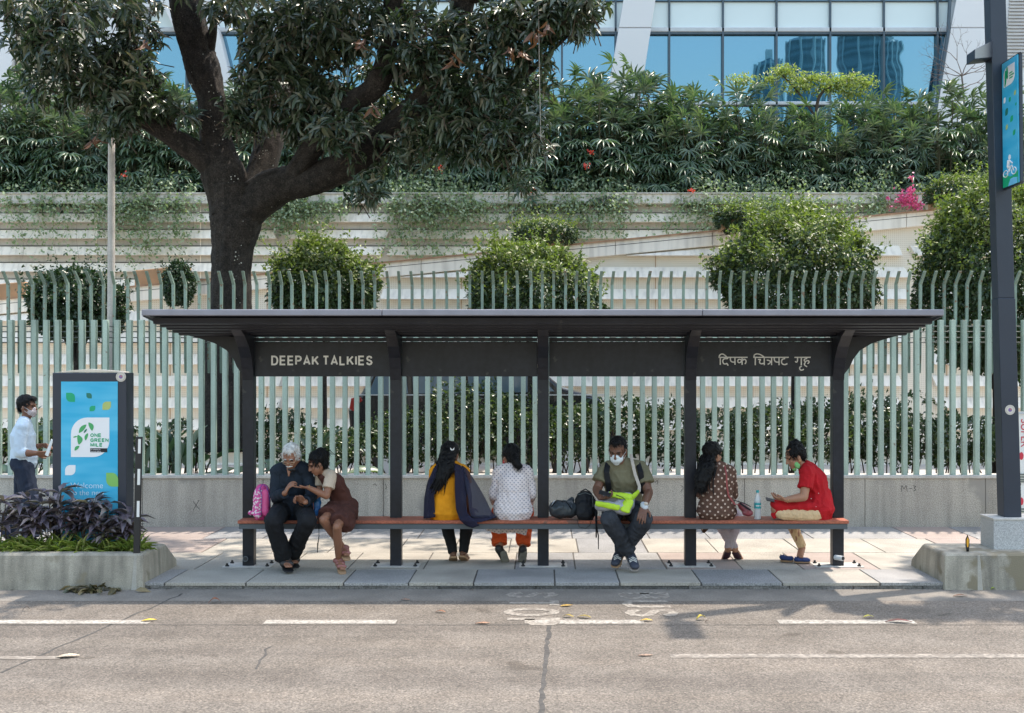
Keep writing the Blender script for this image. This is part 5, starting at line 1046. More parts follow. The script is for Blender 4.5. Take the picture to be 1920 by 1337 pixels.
def legs(F_, J, g=0, k=1.0, frac=1.0, which='ab', flare=0, flat=False, thigh=.082):
    for s in which:
        h, kn, an = J['p'+s], J['k'+s], J['a'+s]; F_.cap(h, kn, thigh*k+g, .058*k+g)
        e = kn.lerp(an, frac); F_.cap(kn, kn.lerp(e, .4), .058*k+g, .056*k+g); F_.cap(kn.lerp(e, .4), e, .056*k+g, .038*k+g+flare, flat1=flat)
def foot(F_, a, t, k=1.0):
    d = (t-a); dh = d.normalized(); s = perp(dh) if abs(dh.z) > .95 else dh.cross(V((0,0,1))).normalized()
    F_.cap(a+V((0,0,-.015))-dh*.03, a+d*.35, (.030*k,.032*k), (.036*k,.026*k), s); F_.cap(a+d*.35, t, (.037*k,.026*k), (.036*k,.016*k), s)
    for i in range(5): p = t+s*((i-2)*.014*k); F_.cap(p, p+dh*(.02-.002*i), .0085*k, .007*k, n=8)
def shoe(F_, a, t, k=1.0, g=.008):
    d = (t-a); dh = d.normalized(); s = dh.cross(V((0,0,1))) if abs(dh.z) < .95 else V((1,0,0)); s.normalize()
    F_.cap(a-V((0,0,.02))-dh*.035, a+d*.4, (.036*k+g,.036*k+g), (.040*k+g,.030*k+g), s); F_.cap(a+d*.4, t+dh*.02, (.040*k+g,.030*k+g), (.036*k+g,.018*k+g), s)
def sole(a, t, k, m, root, name='sole', off=.035, th=.012, w=.046):
    d = t-a; dh = d.normalized(); s = dh.cross(V((0,0,1))).normalized(); n = s.cross(dh).normalized(); b = MB(); pts = []; Lf = (d.length+.045)/.232/k
    for u, q in ((-.045,.55),(-.02,.85),(.03,.95),(.10,.85),(.16,1.05),(.2,1.0),(.232,.6)): pts.append((a+dh*(u*k*(Lf if u > 0 else 1)), w*q*k))
    out = [p+s*q for p, q in pts]+[p-s*q for p, q in reversed(pts)]; out = [p-n*off for p in out]; return b.prism(out, -n*th).build(name, m, root, bevel=.003)
def mk(label, J, sk, extra=None, fem=False, k=1.0, legk=1.0, hk=1.0, face=True, barefeet='ab', body_arms='ab', **kw):
    F_ = Fig(); J['hu'] = V(J['hu']).normalized(); torso(F_, J, 0, fem, True, k); arms(F_, J, 0, k, which=body_arms); legs(F_, J, 0, k*legk); L, fr = headprims(F_, J['hc'], J['hf'], J['hu'], hk)
    for s in 'ab':
        if 'h'+s in J: q = J['h'+s]; hand(F_, J['w'+s], q[0], q[1], q[2] if len(q) > 2 else 1, q[3] if len(q) > 3 else .35, q[4] if len(q) > 4 else (1 if s == 'a' else -1))
        foot(F_, J['a'+s], J['t'+s], k)
    if extra: extra(F_)
    o = F_.build('person', sk, None, .0052, 2); tag(o, label, 'person'); return o, L, fr
def mask(root, L, fr, k, m, low=0, name='face_mask', loops=None):
    F_ = Fig(); F_.ell(L(0,.045,-.045-low), (.060*k,.062*k,.050*k), fr).cap(L(0,.085,-.012-low), L(0,.070,-.085-low), (.034*k,.02*k), (.030*k,.02*k), fr[0]); o = F_.build(name, m, root, .005, 3)
    b = MB()
    for s in (-1, 1): b.tube([L(s*.055,.05,-.025-low), L(s*.074,.02,-.002), L(s*.083,-.012,.012), L(s*.083,-.02,-.012), L(s*.062,.03,-.055-low)], .0018, 4)
    b.build('ear_loop', M['white'], o); return o
def strands(root, pts, n, spread, r, seed=1, m=None):
    R = random.Random(seed); b = MB()
    for k in range(n):
        o = V((R.gauss(0, spread), R.gauss(0, spread*.4)-.01, R.gauss(0, .012))); q = []
        for i, p in enumerate(pts): f = i/(len(pts)-1); q.append(V(p)+o*(.6+.8*f)+V((R.gauss(0, .006), R.gauss(0, .005), 0)))
        q[-1] += V((0, 0, R.uniform(-.03, .05))); b.tube(q, [r*.8]+[r]*(len(pts)-2)+[r*.15], 5)
    return b.build('hair_strands', m or HB, root, smooth=True)
SKA, SKB, SKC, SKD = skin('skin_brown', (.27,.125,.075)), skin('skin_dark', (.155,.072,.045)), skin('skin_tan', (.36,.18,.11)), skin('skin_deep', (.19,.09,.055))
def wisps(h, n, L=.035, down=1.0, W=.004):
    me = h.data; k = len(me.vertices); co = np.empty(k*3, 'f'); me.vertices.foreach_get('co', co); nn = np.empty(k*3, 'f'); me.vertex_normals.foreach_get('vector', nn); co = co.reshape(-1, 3)+np.array(WP[h.name]); nn = nn.reshape(-1, 3)
    i = rng.integers(0, k, n); ax = np.array([0, 0, -down])+nn[i]*.30+rng.normal(size=(n, 3))*.35; g = leafgeo(co[i]-nn[i]*.003, ax, nn[i], rng.uniform(.5, 1.3, n)*L, W, LEAF2); npmesh('hair_wisps', g[0], g[1], me.materials[0], h)
# ---- 1 elderly man ----
Y = 11.1
J = dict(pel=P(549,948,11.17), wst=P(549,925,11.12), cst=P(547,898,11.05), nb=P(546,873,10.98), hc=P(546,857,10.90), hf=(-.10,-.86,-.52), hu=(-.03,-.45,1),
  sa=P(520,884,11.0), sb=P(574,882,11.0), ea=P(517,932,10.98), wa=P(534,925,10.74), eb=P(586,928,10.98), wb=P(572,942,10.76),
  ha=((.45,-.15,.75),(.75,.35,-.2),1,.45,1), hb=((-.75,-.2,.45),(0,-.6,-.5),1,.8,1), pa=P(533,953,11.12), pb=P(567,953,11.12), ka=P(512,977,10.66), kb=P(577,976,10.66),
  aa=P(533,1049,10.92), ab=P(546,1043,11.08), ta=P(541,1062,10.76), tb=P(553,1054,10.98))
o, L, fr = mk('elderly man with white hair in navy shirt and black trousers on the bench', J, SKA, hk=1.04)
face_bits(o, L, fr, 1.04, (.5,.5,.5), lip=mat('lips', (.25,.09,.07), .5)); WH = hairm('white_hair', (.62,.60,.58), .6)
F_ = Fig(); F_.ell(L(0,-.030,.050), (.083,.088,.080), fr).ell(L(-.066,-.02,.02), (.020,.045,.045), fr).ell(L(.066,-.02,.02), (.020,.045,.045), fr).ell(L(0,.02,.092), (.052,.05,.032), fr); wisps(F_.build('hair', WH, o, .005, 2, .004, 40), 1700)
MB().tube([L(-.030,.084,-.046), L(-.012,.099,-.038), L(0,.102,-.039), L(.012,.099,-.038), L(.030,.084,-.046)], [.004,.0075,.007,.0075,.004], 8).build('moustache', WH, o, smooth=True)
b = MB()
for s in (-1, 1): b.tube([L(s*.031+.021*math.cos(t), .100-.006*abs(math.cos(t)), -.002+.014*math.sin(t)) for t in [i*math.pi/7 for i in range(15)]], .0014, 5); b.tube([L(s*.052,.092,.0), L(s*.078,.02,.012), L(s*.082,-.02,.014)], .0013, 4)
b.tube([L(-.01,.103,.002), L(0,.106,.005), L(.01,.103,.002)], .0013, 4); b.build('spectacles', mat('wire_gold', (.6,.5,.35), .3, metal=.8), o, smooth=True)
F_ = Fig(); F_.cap(L(-.022,.055,-.10), L(.022,.055,-.10), .026, .026).cap(L(-.012,.075,-.09), L(.012,.075,-.09), .016, .016); F_.build('face_mask', M['black'], o, .005, 2)
nv = cloth('navy_cotton', (.017,.024,.036), var=.18)
F_ = Fig(); torso(F_, J, .014, neck=False); arms(F_, J, .013, flare=.010); F_.cap(J['pel']+V((0,-.05,-.03)), J['wst'], (.19,.15), (.16,.13), V((1,0,0)), n=18); sh = F_.build('shirt', nv, o, .006, 2, .0055, 15, 1)
b = MB(); c = J['nb']+V((0,-.055,.01)); 
for s in (-1, 1): b.prism([c+V((s*.012,-.03,-.085)), c+V((s*.075,-.02,-.045)), c+V((s*.070,.03,.035)), c+V((s*.045,.03,.040))], (0,-.008,.003))
b.build('collar', nv, sh, bevel=.003)
F_ = Fig(); F_.cap(c+V((0,-.020,.01)), c+V((0,-.052,-.10)), (.034,.022), (.008,.012), V((1,0,0))); F_.build('neckline_skin', SKA, o, .005, 2)
bk = cloth('black_trouser', (.014,.015,.018)); F_ = Fig(); F_.cap(J['pel']-V((.02,0,0)), J['pel']+V((.02,0,0)), .14, .14); legs(F_, J, .022, frac=.93, flare=.022, flat=True); F_.build('trousers', bk, o, .006, 2, .0065, 11, 2)
sdl = mat('sandal_strap', (.035,.03,.03), .6)
for s in 'ab': a_, t_ = J['a'+s], J['t'+s]; sole(a_, t_, 1.05, M['black'], o, 'sandal_sole'); F_ = Fig(); q = a_.lerp(t_, .62); F_.cap(q+V((-.04,0,0)), q+V((.04,0,0)), (.026,.026), (.026,.026)); q = a_.lerp(t_, .15); F_.cap(q+V((-.036,0,.0)), q+V((.036,0,0)), .030, .030); F_.build('sandal', sdl, o, .006, 1)
# ---- 2 girl ----
k = .84
J = dict(pel=P(643,950,11.14), wst=P(637,928,11.08), cst=P(625,905,11.0), nb=P(609,885,10.95), hc=P(595,871,10.90), hf=(-.80,-.42,-.42), hu=(-.35,-.08,1),
  sa=P(601,889,11.04), sb=P(621,892,10.88), ea=P(598,925,11.0), wa=P(582,938,10.9), eb=P(612,930,10.80), wb=P(578,914,10.74), hb=((-.96,-.05,.02),(0,.1,.9),.86,.10,-1), ha=((-.6,-.3,-.4),(0,-.5,.3),.8,.4,1),
  pa=P(632,955,11.08), pb=P(650,957,11.06), ka=P(606,975,10.70), kb=P(632,988,10.66), aa=P(643,1026,10.98), ab=P(635,1050,10.90), ta=P(650,1040,10.85), tb=P(642,1066,10.76))
o, L, fr = mk('girl in brown sleeveless dress leaning over to the elderly man', J, SKA, fem=True, k=.82, hk=.90, legk=.92)
face_bits(o, L, fr, .9, lip=bpy.data.materials['lips'])
F_ = Fig(); F_.ell(L(0,-.030,.050), (.084,.088,.085), fr).ell(L(0,-.085,.085), (.062,.055,.055), fr).ell(L(0,-.115,.060), (.045,.045,.04), fr).ell(L(0,-.06,-.01), (.07,.05,.06), fr).ell(L(.03,-.02,.105), (.05,.05,.035), fr); wisps(F_.build('hair', HB, o, .005, 2, .007, 30), 1700)
strands(o, [L(0,-.08,.09), L(.0,-.125,.10), L(.0,-.15,.06)], 16, .028, .006, 5)
MB().tube([L(.083*.9*math.sin(t), -.018+.085*math.cos(t), .052+.012*math.cos(t)) for t in [i*math.pi/10-math.pi/2 for i in range(11)]], .010, 6).build('hairband', cloth('band', (.06,.025,.02)), o, smooth=True)
F_ = Fig(); arms(F_, J, .012, .82, 'mid', 'ab', .01); F_.cap(J['sa'], J['nb'], .05, .048).cap(J['sb'], J['nb'], .05, .048); F_.build('blouse', cloth('beige_cotton', (.50,.40,.31)), o, .005, 2, .003, 20, 3)
dr = cloth('brown_dress', (.075,.030,.024), var=.12); F_ = Fig(); F_.cap(J['pel'], J['wst'], (.140,.115), (.108,.095), J['sb']-J['sa'], n=18).cap(J['wst'], J['cst'], (.108,.095), (.116,.098), J['sb']-J['sa'], n=18).cap(J['cst'], J['nb']-V((0,0,.05)), (.116,.098), (.080,.06), J['sb']-J['sa'], n=18)
F_.cap(J['pel'], (J['ka']*.3+J['kb']*.3+J['pel']*.4)+V((.02,0,.0)), (.155,.118), (.165,.085), V((1,0,0)), n=18); F_.cap(J['pa'], J['pa'].lerp(J['ka'], .72), .105, .098, flat1=True).cap(J['pb'], J['pb'].lerp(J['kb'], .80), .105, .092, flat1=True)
F_.cap(J['pel']+V((.06,-.05,-.05)), J['pb'].lerp(J['kb'], .6)+V((.05,0,-.05)), .10, .07); F_.build('dress', dr, o, .006, 2, .008, 12, 4)
MB().tube([J['wb']+V((.012,0,.024)), J['wb']+V((.012,-.026,0)), J['wb']+V((.012,0,-.024)), J['wb']+V((.012,.026,0)), J['wb']+V((.012,0,.024))], .003, 5).build('bangle', mat('brass', (.6,.35,.1), .3, metal=.7), o)
tn = mat('tan_sole', (.34,.21,.12), .7); wr_ = mat('sandal_pink', (.30,.12,.11), .6)
for s in 'ab':
    a_, t_ = J['a'+s], J['t'+s]; sole(a_, t_, .82, tn, o, 'sandal_sole', .030, .015); F_ = Fig()
    for f in (.1, .45, .8): q = a_.lerp(t_, f)+V((0,0,.002)); F_.cap(q+V((-.03,0,0)), q+V((.03,0,0)), .019 if f > .2 else .030, .019 if f > .2 else .030, n=10)
    F_.build('sandal', wr_, o, .006, 1)
# ---- 3 woman in yellow, back view ----
J = dict(pel=P(836,950,11.10), wst=P(837,925,11.08), cst=P(839,900,11.10), nb=P(842,873,11.12), hc=P(845,853,11.16), hf=(.28,.92,-.25), hu=(.02,.2,1),
  sa=P(818,884,11.12), sb=P(867,883,11.12), ea=P(812,925,11.12), wa=P(815,950,11.28), eb=P(876,922,11.08), wb=P(880,950,11.14), ha=((.2,.9,-.2),(0,0,-1)), hb=((.15,.3,-.75),(0,.8,.2),1,.3,1),
  pa=P(822,955,11.15), pb=P(852,955,11.15), ka=P(834,968,11.58), kb=P(878,968,11.58), aa=P(850,1038,11.46), ab=P(868,1037,11.46), ta=P(849,1046,11.66), tb=P(875,1046,11.64))
o, L, fr = mk('woman seen from behind with very long black hair in yellow tunic and navy scarf', J, SKB, fem=True, hk=.98)
F_ = Fig(); F_.ell(L(0,-.025,.045), (.088,.092,.092), fr).cap(L(0,-.07,.02), L(-.02,-.11,-.12), (.075,.05), (.085,.045), fr[0]); hp = [L(0,-.09,.0), P(838,875,10.98), P(828,898,10.95), P(822,915,10.95)]
F_.chain(hp, [(.08,.05),(.082,.045),(.055,.035),(.022,.02)], V((1,0,.3))); wisps(F_.build('hair', HB, o, .006, 2, .006, 26), 1700)
strands(o, [L(0,-.09,.06)]+hp[1:]+[P(819,922,10.95)], 26, .036, .006, 3); strands(o, [L(-.06,-.05,.03), P(828,872,11.0), P(824,905,11.0)], 8, .022, .005, 8)
b = MB(); 
for s in (-1, 1): b.prism([P(848,843,10.99), P(848+s*4,839,10.99), P(848+s*3.4,843,10.99), P(848+s*1,845,10.99)], (0,.004,0))
b.build('hair_clip', M['white'], o)
yl_ = cloth('yellow_cotton', (.68,.27,.012), var=.10, fine=.05); F_ = Fig(); torso(F_, J, .013, True, False); F_.cap(J['pel']+V((0,.0,-.045)), J['wst'], (.188,.14), (.142,.11), V((1,0,0)), n=18); arms(F_, J, .011, upto='mid'); F_.build('tunic', yl_, o, .006, 2, .0055, 12, 5)
F_ = Fig(); F_.cap(J['pel']-V((.03,0,0)), J['pel']+V((.03,0,0)), .13, .13); legs(F_, J, .008, frac=.98, flat=True); F_.build('leggings', bk, o, .006, 2, .003, 18, 6)
for s in 'ab': sole(J['a'+s], J['t'+s], 1.0, tn, o, 'sandal_sole', .034, .022); 
dm = cloth('navy_chiffon', (.020,.020,.045), rough=.7, alpha=.86)
def sheet(rows, name, m, parent, th=.0022, wr=.006, seed=0):
    nU, nV = 22, 26; b = MB(); R = []
    for i in range(nV+1):
        t = i/nV*(len(rows)-1); a = min(int(t), len(rows)-2); f = t-a; r0, r1 = rows[a], rows[a+1]; R.append([])
        for j in range(nU+1):
            u = j/nU*(len(r0)-1); c_ = min(int(u), len(r0)-2); g = u-c_; p = r0[c_].lerp(r0[c_+1], g).lerp(r1[c_].lerp(r1[c_+1], g), f)
            R[-1].append(p+V((0, -wr*math.sin(j*1.9+seed)+mnoise.noise(p*9+V((seed, 0, 0)))*wr*2, 0)))
    b.rings(R, caps=False, close=False); q = b.build(name, m, parent, smooth=True); md = q.modifiers.new('s', 'SOLIDIFY'); md.thickness = th; return q
sheet([[P(824,866,11.0), P(815,875,11.02), P(809,884,11.12)], [P(823,890,10.98), P(806,900,11.0), P(800,908,11.1)], [P(814,930,10.98), P(800,935,10.98), P(795,935,11.08)], [P(816,970,10.98), P(803,972,10.97), P(794,972,11.05)]], 'scarf', dm, o, seed=1)
sheet([[P(852,868,10.97), P(862,872,10.98), P(874,880,11.10)], [P(853,890,10.94), P(866,895,10.96), P(880,905,11.05)], [P(853,925,10.93), P(864,930,10.93), P(874,935,10.97)], [P(855,955,10.92), P(866,960,10.91), P(876,962,10.94)], [P(862,975,10.90), P(876,978,10.89), P(890,976,10.90)], [P(874,986,10.93), P(886,990,10.92), P(899,985,10.93)]], 'scarf', dm, o, seed=2)
dm2 = cloth('navy_chiffon_thin', (.035,.038,.07), rough=.7, alpha=.62)
sheet([[P(866,872,11.05), P(874,878,11.05), P(879,884,11.05)], [P(872,905,10.98), P(885,903,11.0), P(893,905,11.0)], [P(878,935,10.96), P(898,932,10.98), P(910,934,11.0)], [P(880,958,10.95), P(905,958,10.97), P(922,960,11.0)], [P(884,970,10.96), P(908,971,10.97), P(932,970,11.0)]], 'scarf', dm2, o, seed=3)
sheet([[P(878,968,10.99), P(905,966,11.06), P(934,967,11.10)], [P(880,972,10.955), P(905,972,10.96), P(928,970,10.97)], [P(886,980,10.93), P(900,979,10.93), P(912,976,10.94)]], 'scarf', dm, o, .004, .003, seed=4)
# ---- 4 woman in dotted white ----
J = dict(pel=P(962,950,11.12), wst=P(962,924,11.12), cst=P(962,900,11.16), nb=P(960,877,11.20), hc=P(957,857,11.24), hf=(-.55,.80,-.20), hu=(.02,.1,1),
  sa=P(938,886,11.2), sb=P(986,886,11.2), ea=P(927,927,11.2), wa=P(930,940,11.42), eb=P(996,925,11.2), wb=P(990,942,11.42), ha=((.5,.8,0),(0,0,-1)), hb=((-.5,.8,0),(0,0,-1)),
  pa=P(945,955,11.15), pb=P(980,955,11.15), ka=P(934,970,11.58), kb=P(985,970,11.58), aa=P(937,1029,11.42), ab=P(980,1030,11.42), ta=P(946,1050,11.52), tb=P(979,1052,11.52))
o, L, fr = mk('woman seen from behind in white tunic with dark dots and red mask', J, SKA, fem=True, hk=.98)
F_ = Fig(); F_.ell(L(0,-.025,.045), (.088,.092,.090), fr).cap(L(0,-.08,0), P(968,868,11.08), (.055,.045), (.040,.035)).ell(P(973,873,11.06), (.030,.028,.034)).ell(L(0,-.05,-.02), (.07,.045,.055), fr); wisps(F_.build('hair', HB, o, .005, 2, .006, 30), 1700)
mask(o, L, fr, .98, cloth('red_mask', (.55,.03,.03)))
dt = cloth('dotted_white', (.70,.62,.62), var=.04, fine=.04, dots=((.14,.15,.19), 36, .21, 0.08)); F_ = Fig(); torso(F_, J, .016, True, False, 1.06); F_.cap(J['pel']+V((0,0,-.05)), J['wst'], (.200,.15), (.150,.12), V((1,0,0)), n=18); arms(F_, J, .015, flare=.01); F_.build('tunic', dt, o, .006, 2, .006, 12, 7)
sheet([[P(908,990,11.36), P(940,990,11.40), P(962,990,11.42), P(990,990,11.38)], [P(912,994,11.37), P(935,1001,11.42), P(965,998,11.42), P(986,1004,11.4)]], 'tunic_hem', dt, o, .003, .008)
ogr = cloth('orange_cotton', (.62,.09,.025)); F_ = Fig(); legs(F_, J, .022, frac=.86, flare=.012, flat=True); F_.build('trousers', ogr, o, .006, 2, .007, 16, 8)
shm = mat('dark_shoe', (.03,.028,.03), .6); sol = mat('grey_sole', (.16,.145,.12), .8, .15, 20, bump=.5, bscale=70)
for s in 'ab':
    a_, t_ = J['a'+s], J['t'+s]; F_ = Fig(); shoe(F_, a_, t_+V((0,.03,0))); sh = F_.build('shoe', shm, o, .006, 2)
    c = P(945.5 if s == 'a' else 980.5, 1044.5, 11.40); F_ = Fig(); F_.cap(c+V((-.01 if s == 'a' else .012,-.02,.055)), c+V((.012 if s == 'a' else -.012,.02,-.055)), (.036,.013), (.045,.013), V((1,0,0))); F_.build('sole', sol, sh, .005, 2)
# ---- 5 man with lime bag ----
J = dict(pel=P(1169,945,11.17), wst=P(1168,922,11.13), cst=P(1167,895,11.08), nb=P(1168,870,11.04), hc=P(1158,846,10.98), hf=(-.28,-.87,-.40), hu=(-.08,-.36,1),
  sa=P(1136,881,11.06), sb=P(1202,880,11.06), ea=P(1119,918,10.98), wa=P(1126,934,10.78), eb=P(1216,924,10.95), wb=P(1208,949,10.62), ha=((.75,-.3,.10),(.1,-.2,1),1.05,.55,1), hb=((-.25,-.60,-.72),(.1,.72,-.6),1.10,.22,1),
  pa=P(1152,955,11.12), pb=P(1187,955,11.12), ka=P(1143,975,10.66), kb=P(1208,976,10.64), aa=P(1181,1036,10.94), ab=P(1162,1034,11.05), ta=P(1190,1060,10.80), tb=P(1154,1054,10.94))
o, L, fr = mk('man in olive t-shirt and white face mask holding a phone over his lap', J, SKB, k=1.08, hk=1.10)
face_bits(o, L, fr, 1.1); F_ = Fig(); F_.ell(L(0,-.028,.055), (.0865,.094,.085), fr).ell(L(0,.035,.105), (.050,.045,.022), fr); wisps(F_.build('hair', HB, o, .005, 2, .003, 40), 1700); mask(o, L, fr, 1.12, mat('surgical_white', (.66,.72,.76), .7, .04))
ol = cloth('olive_jersey', (.165,.150,.095), var=.08); F_ = Fig(); torso(F_, J, .014, False, False, 1.08); arms(F_, J, .018, 1.08, 'mid', flare=.018); F_.cap(J['pel']+V((0,-.02,-.02)), J['wst'], (.20,.155), (.175,.135), V((1,0,0)), n=18); ts = F_.build('t_shirt', ol, o, .006, 2, .0055, 13, 9)
jm = cloth('charcoal_denim', (.038,.042,.052), var=.2, scale=14); F_ = Fig(); F_.cap(J['pel']-V((.03,0,0)), J['pel']+V((.03,0,0)), .145, .145); legs(F_, J, .022, 1.06, frac=.93, flare=.016, flat=True); F_.build('jeans', jm, o, .006, 2, .0075, 12, 10)
for s in 'ab':
    F_ = Fig(); shoe(F_, J['a'+s], J['t'+s], 1.05); sh = F_.build('shoe', mat('navy_shoe', (.03,.035,.055), .6) if s == 'a' else bpy.data.materials['navy_shoe'], o, .006, 2); sole(J['a'+s], J['t'+s], 1.1, tn if s == 'b' else mat('pale_sole', (.30,.26,.24), .7), sh, 'sole', .026, .012, .046)
    q = J['a'+s].lerp(J['t'+s], .6); b = MB(); [b.tube([q+V((-.036+.0*i,-.02+.018*i*-1,.014-.012*i)), q+V((0,-.02-.018*i,.034-.012*i)), q+V((.036,-.02-.018*i,.014-.012*i))], .004, 5) for i in range(3)]; b.build('stripe', M['white'], sh)
F_ = Fig(); bkp = cloth('black_nylon', (.014,.015,.018), rough=.6)
F_.chain([P(1140,868,11.02), P(1137,885,10.93), P(1140,905,10.94), P(1142,922,11.0)], [(.030,.008)]*4, V((1,0,0))).chain([P(1196,868,11.02), P(1201,885,10.93), P(1204,905,10.94), P(1206,925,11.0)], [(.030,.008)]*4, V((1,0,0))); F_.build('backpack_strap', bkp, o, .005, 1)
F_ = Fig(); F_.cap(J['wb']+V((-.006,.01,.008)), J['wb']+V((.004,-.01,-.008)), .034, .036); F_.build('watch_strap', M['alu'], o, .004, 1); MB().cyl(J['wb']+V((.012,-.026,.022)), J['wb']+V((.015,-.032,.034)), .019, n=16).build('watch_face', mat('watch_cream', (.6,.52,.42), .3), o, bevel=.002)
# ---- 6 woman in brown dotted tunic ----
J = dict(pel=P(1344,950,11.12), wst=P(1345,925,11.10), cst=P(1345,902,11.12), nb=P(1344,876,11.16), hc=P(1337,854,11.20), hf=(.74,.60,-.12), hu=(.06,.1,1),
  sa=P(1321,887,11.14), sb=P(1367,886,11.18), ea=P(1316,925,11.14), wa=P(1325,940,11.36), eb=P(1374,925,11.24), wb=P(1362,935,11.44), ha=((.5,.8,0),(0,0,-1)), hb=((-.5,.8,0),(0,0,-1)),
  pa=P(1328,955,11.15), pb=P(1360,955,11.15), ka=P(1345,970,11.60), kb=P(1382,970,11.60), aa=P(1378,1030,11.56), ab=P(1365,1030,11.54), ta=P(1388,1047,11.64), tb=P(1359,1046,11.62))
o, L, fr = mk('woman with thick long hair in brown tunic with pale dots and red shoulder bag', J, SKC, fem=True, hk=1.0)
face_bits(o, L, fr, 1.0, lip=bpy.data.materials['lips'])
F_ = Fig(); F_.ell(L(0,-.028,.050), (.090,.094,.092), fr).cap(L(0,-.05,.0), L(-.0,-.10,-.10), (.075,.05), (.075,.05), fr[0]); hp = [L(0,-.08,-.04), P(1324,880,11.03), P(1316,900,11.0), P(1312,918,11.0)]; F_.chain(hp, [(.078,.055),(.085,.05),(.075,.045),(.045,.03)], V((1,0,.2))); wisps(F_.build('hair', HB, o, .006, 2, .007, 24), 1700); strands(o, hp+[P(1311,924,11.0)], 22, .04, .006, 9)
F_ = Fig(); F_.cap(L(.02,.06,-.085), L(-.03,.05,-.105), .022, .024); F_.build('face_mask', cloth('lilac_mask', (.25,.24,.42)), o, .005, 2)
bd = cloth('brown_dotted', (.115,.062,.045), var=.15, scale=30, dots=((.60,.45,.36), 20, .19, .30)); F_ = Fig(); torso(F_, J, .015, True, False, 1.03); F_.cap(J['pel']+V((0,0,-.05)), J['wst'], (.200,.145), (.145,.115), V((1,0,0)), n=18); arms(F_, J, .014, upto='e', flare=.006); F_.build('tunic', bd, o, .006, 2, .006, 12, 11)
F_ = Fig(); legs(F_, J, .008, .95, frac=.98, flat=True); F_.cap(J['pel']-V((.03,0,0)), J['pel']+V((.03,0,0)), .13, .13); F_.build('leggings', cloth('lilac_legging', (.42,.36,.40), var=.05), o, .006, 2, .003, 24, 12)
for s in 'ab': F_ = Fig(); a_, t_ = J['a'+s], J['t'+s]; q = a_+V((0,0,-.03)); d = (t_-a_); F_.cap(q, q+d*.5, (.036,.022), (.040,.020), V((1,0,0))).cap(q+d*.5, t_, (.040,.022), (.034,.014), V((1,0,0))); F_.build('shoe', mat('maroon_shoe', (.05,.02,.03), .4) if s == 'a' else bpy.data.materials['maroon_shoe'], o, .005, 1)
sheet([[P(1313,990,11.34), P(1330,990,11.34)], [P(1318,999,11.36), P(1321,999,11.36)]], 'tunic_hem', bd, o, .003, .002)
# ---- 7 woman in red ----
J = dict(pel=P(1532,946,11.16), wst=P(1531,922,11.16), cst=P(1525,900,11.15), nb=P(1512,877,11.12), hc=P(1491,857,11.08), hf=(-.86,-.10,-.42), hu=(-.40,-.02,1),
  sa=P(1514,888,10.99), sb=P(1522,886,11.28), ea=P(1507,932,10.92), wa=P(1474,937,10.90), eb=P(1510,930,11.30), wb=P(1476,936,11.22), ha=((-.95,.1,.10),(0,.3,.9),1,.35,-1), hb=((-.9,-.15,.1),(0,-.1,.9),1,.35,1),
  pa=P(1528,958,11.08), pb=P(1526,956,11.28), ka=P(1456,955,11.0), kb=P(1478,968,11.50), aa=P(1500,966,10.98+.12), ab=P(1504,1026,11.46), ta=P(1478,968,11.05), tb=P(1500,1043,11.36))
o, L, fr = mk('woman in red kurta looking at her phone with one leg folded on the bench', J, SKC, fem=True, hk=1.0)
face_bits(o, L, fr, 1.0, lip=bpy.data.materials['lips'])
F_ = Fig(); F_.ell(L(0,-.030,.050), (.088,.094,.090), fr).ell(L(0,-.06,.115), (.050,.052,.040), fr).ell(L(0,-.03,.125), (.038,.038,.030), fr).ell(L(0,-.07,.0), (.07,.045,.06), fr); wisps(F_.build('hair', HB, o, .005, 2, .007, 30), 1700); strands(o, [L(0,-.03,.13), L(.02,-.07,.15), L(.02,-.10,.12)], 10, .02, .005, 12)
F_ = Fig(); F_.ell(L(-.045,.03,-.070), (.022,.028,.042), fr).ell(L(0,.06,-.10), (.03,.02,.025), fr); F_.build('face_mask', cloth('green_mask', (.20,.48,.18)), o, .005, 2)
F_ = Fig(); F_.ell(L(-.078,-.004,-.040), (.005,.006,.010), fr); F_.build('earring', mat('gold', (.7,.5,.2), .3, metal=.8), o, .003, 1)
rd_ = cloth('red_cotton', (.42,.012,.018), var=.10); F_ = Fig(); torso(F_, J, .016, True, False, 1.04); arms(F_, J, .012, upto='mid', flare=.012); F_.cap(J['pel']+V((.01,0,-.045)), J['wst'], (.16,.185), (.13,.14), V((1,0,0)), n=18)
F_.cap(J['pa']+V((0,-.01,.05)), J['ka']+V((.0,0,.035)), (.10,.055), (.075,.055), V((0,1,0))).cap(J['pb']+V((0,0,.03)), J['kb']+V((.02,-.15,.07)), .10, .08).cap(J['ka']+V((.0,0,.03)), J['ka']+V((-.02,.0,-.055)), .055, .035); F_.build('kurta', rd_, o, .006, 2, .007, 12, 13)
b = MB(); [b.ell(P(x, y, 10.965)+V((0,-.0,0)), (.005,.004,.005), 6, 4) for x, y in ((1521,935),(1535,925),(1500,948),(1460,946),(1451,955),(1530,950),(1512,950))]; b.build('mirror_dot', M['alu'], o)
cr_ = cloth('cream_legging', (.62,.44,.26), var=.04); F_ = Fig(); F_.cap(J['pa']+V((0,-.015,-.025)), J['ka']+V((.04,-.01,-.035)), .088, .060).cap(J['ka']+V((.02,.03,-.03)), J['aa']+V((0,0,.01)), .058, .042); F_.cap(J['pb'], J['kb'], .085, .062).cap(J['kb'], J['ab'], .062, .042, flat1=True); F_.build('leggings', cr_, o, .006, 2, .0045, 26, 14)
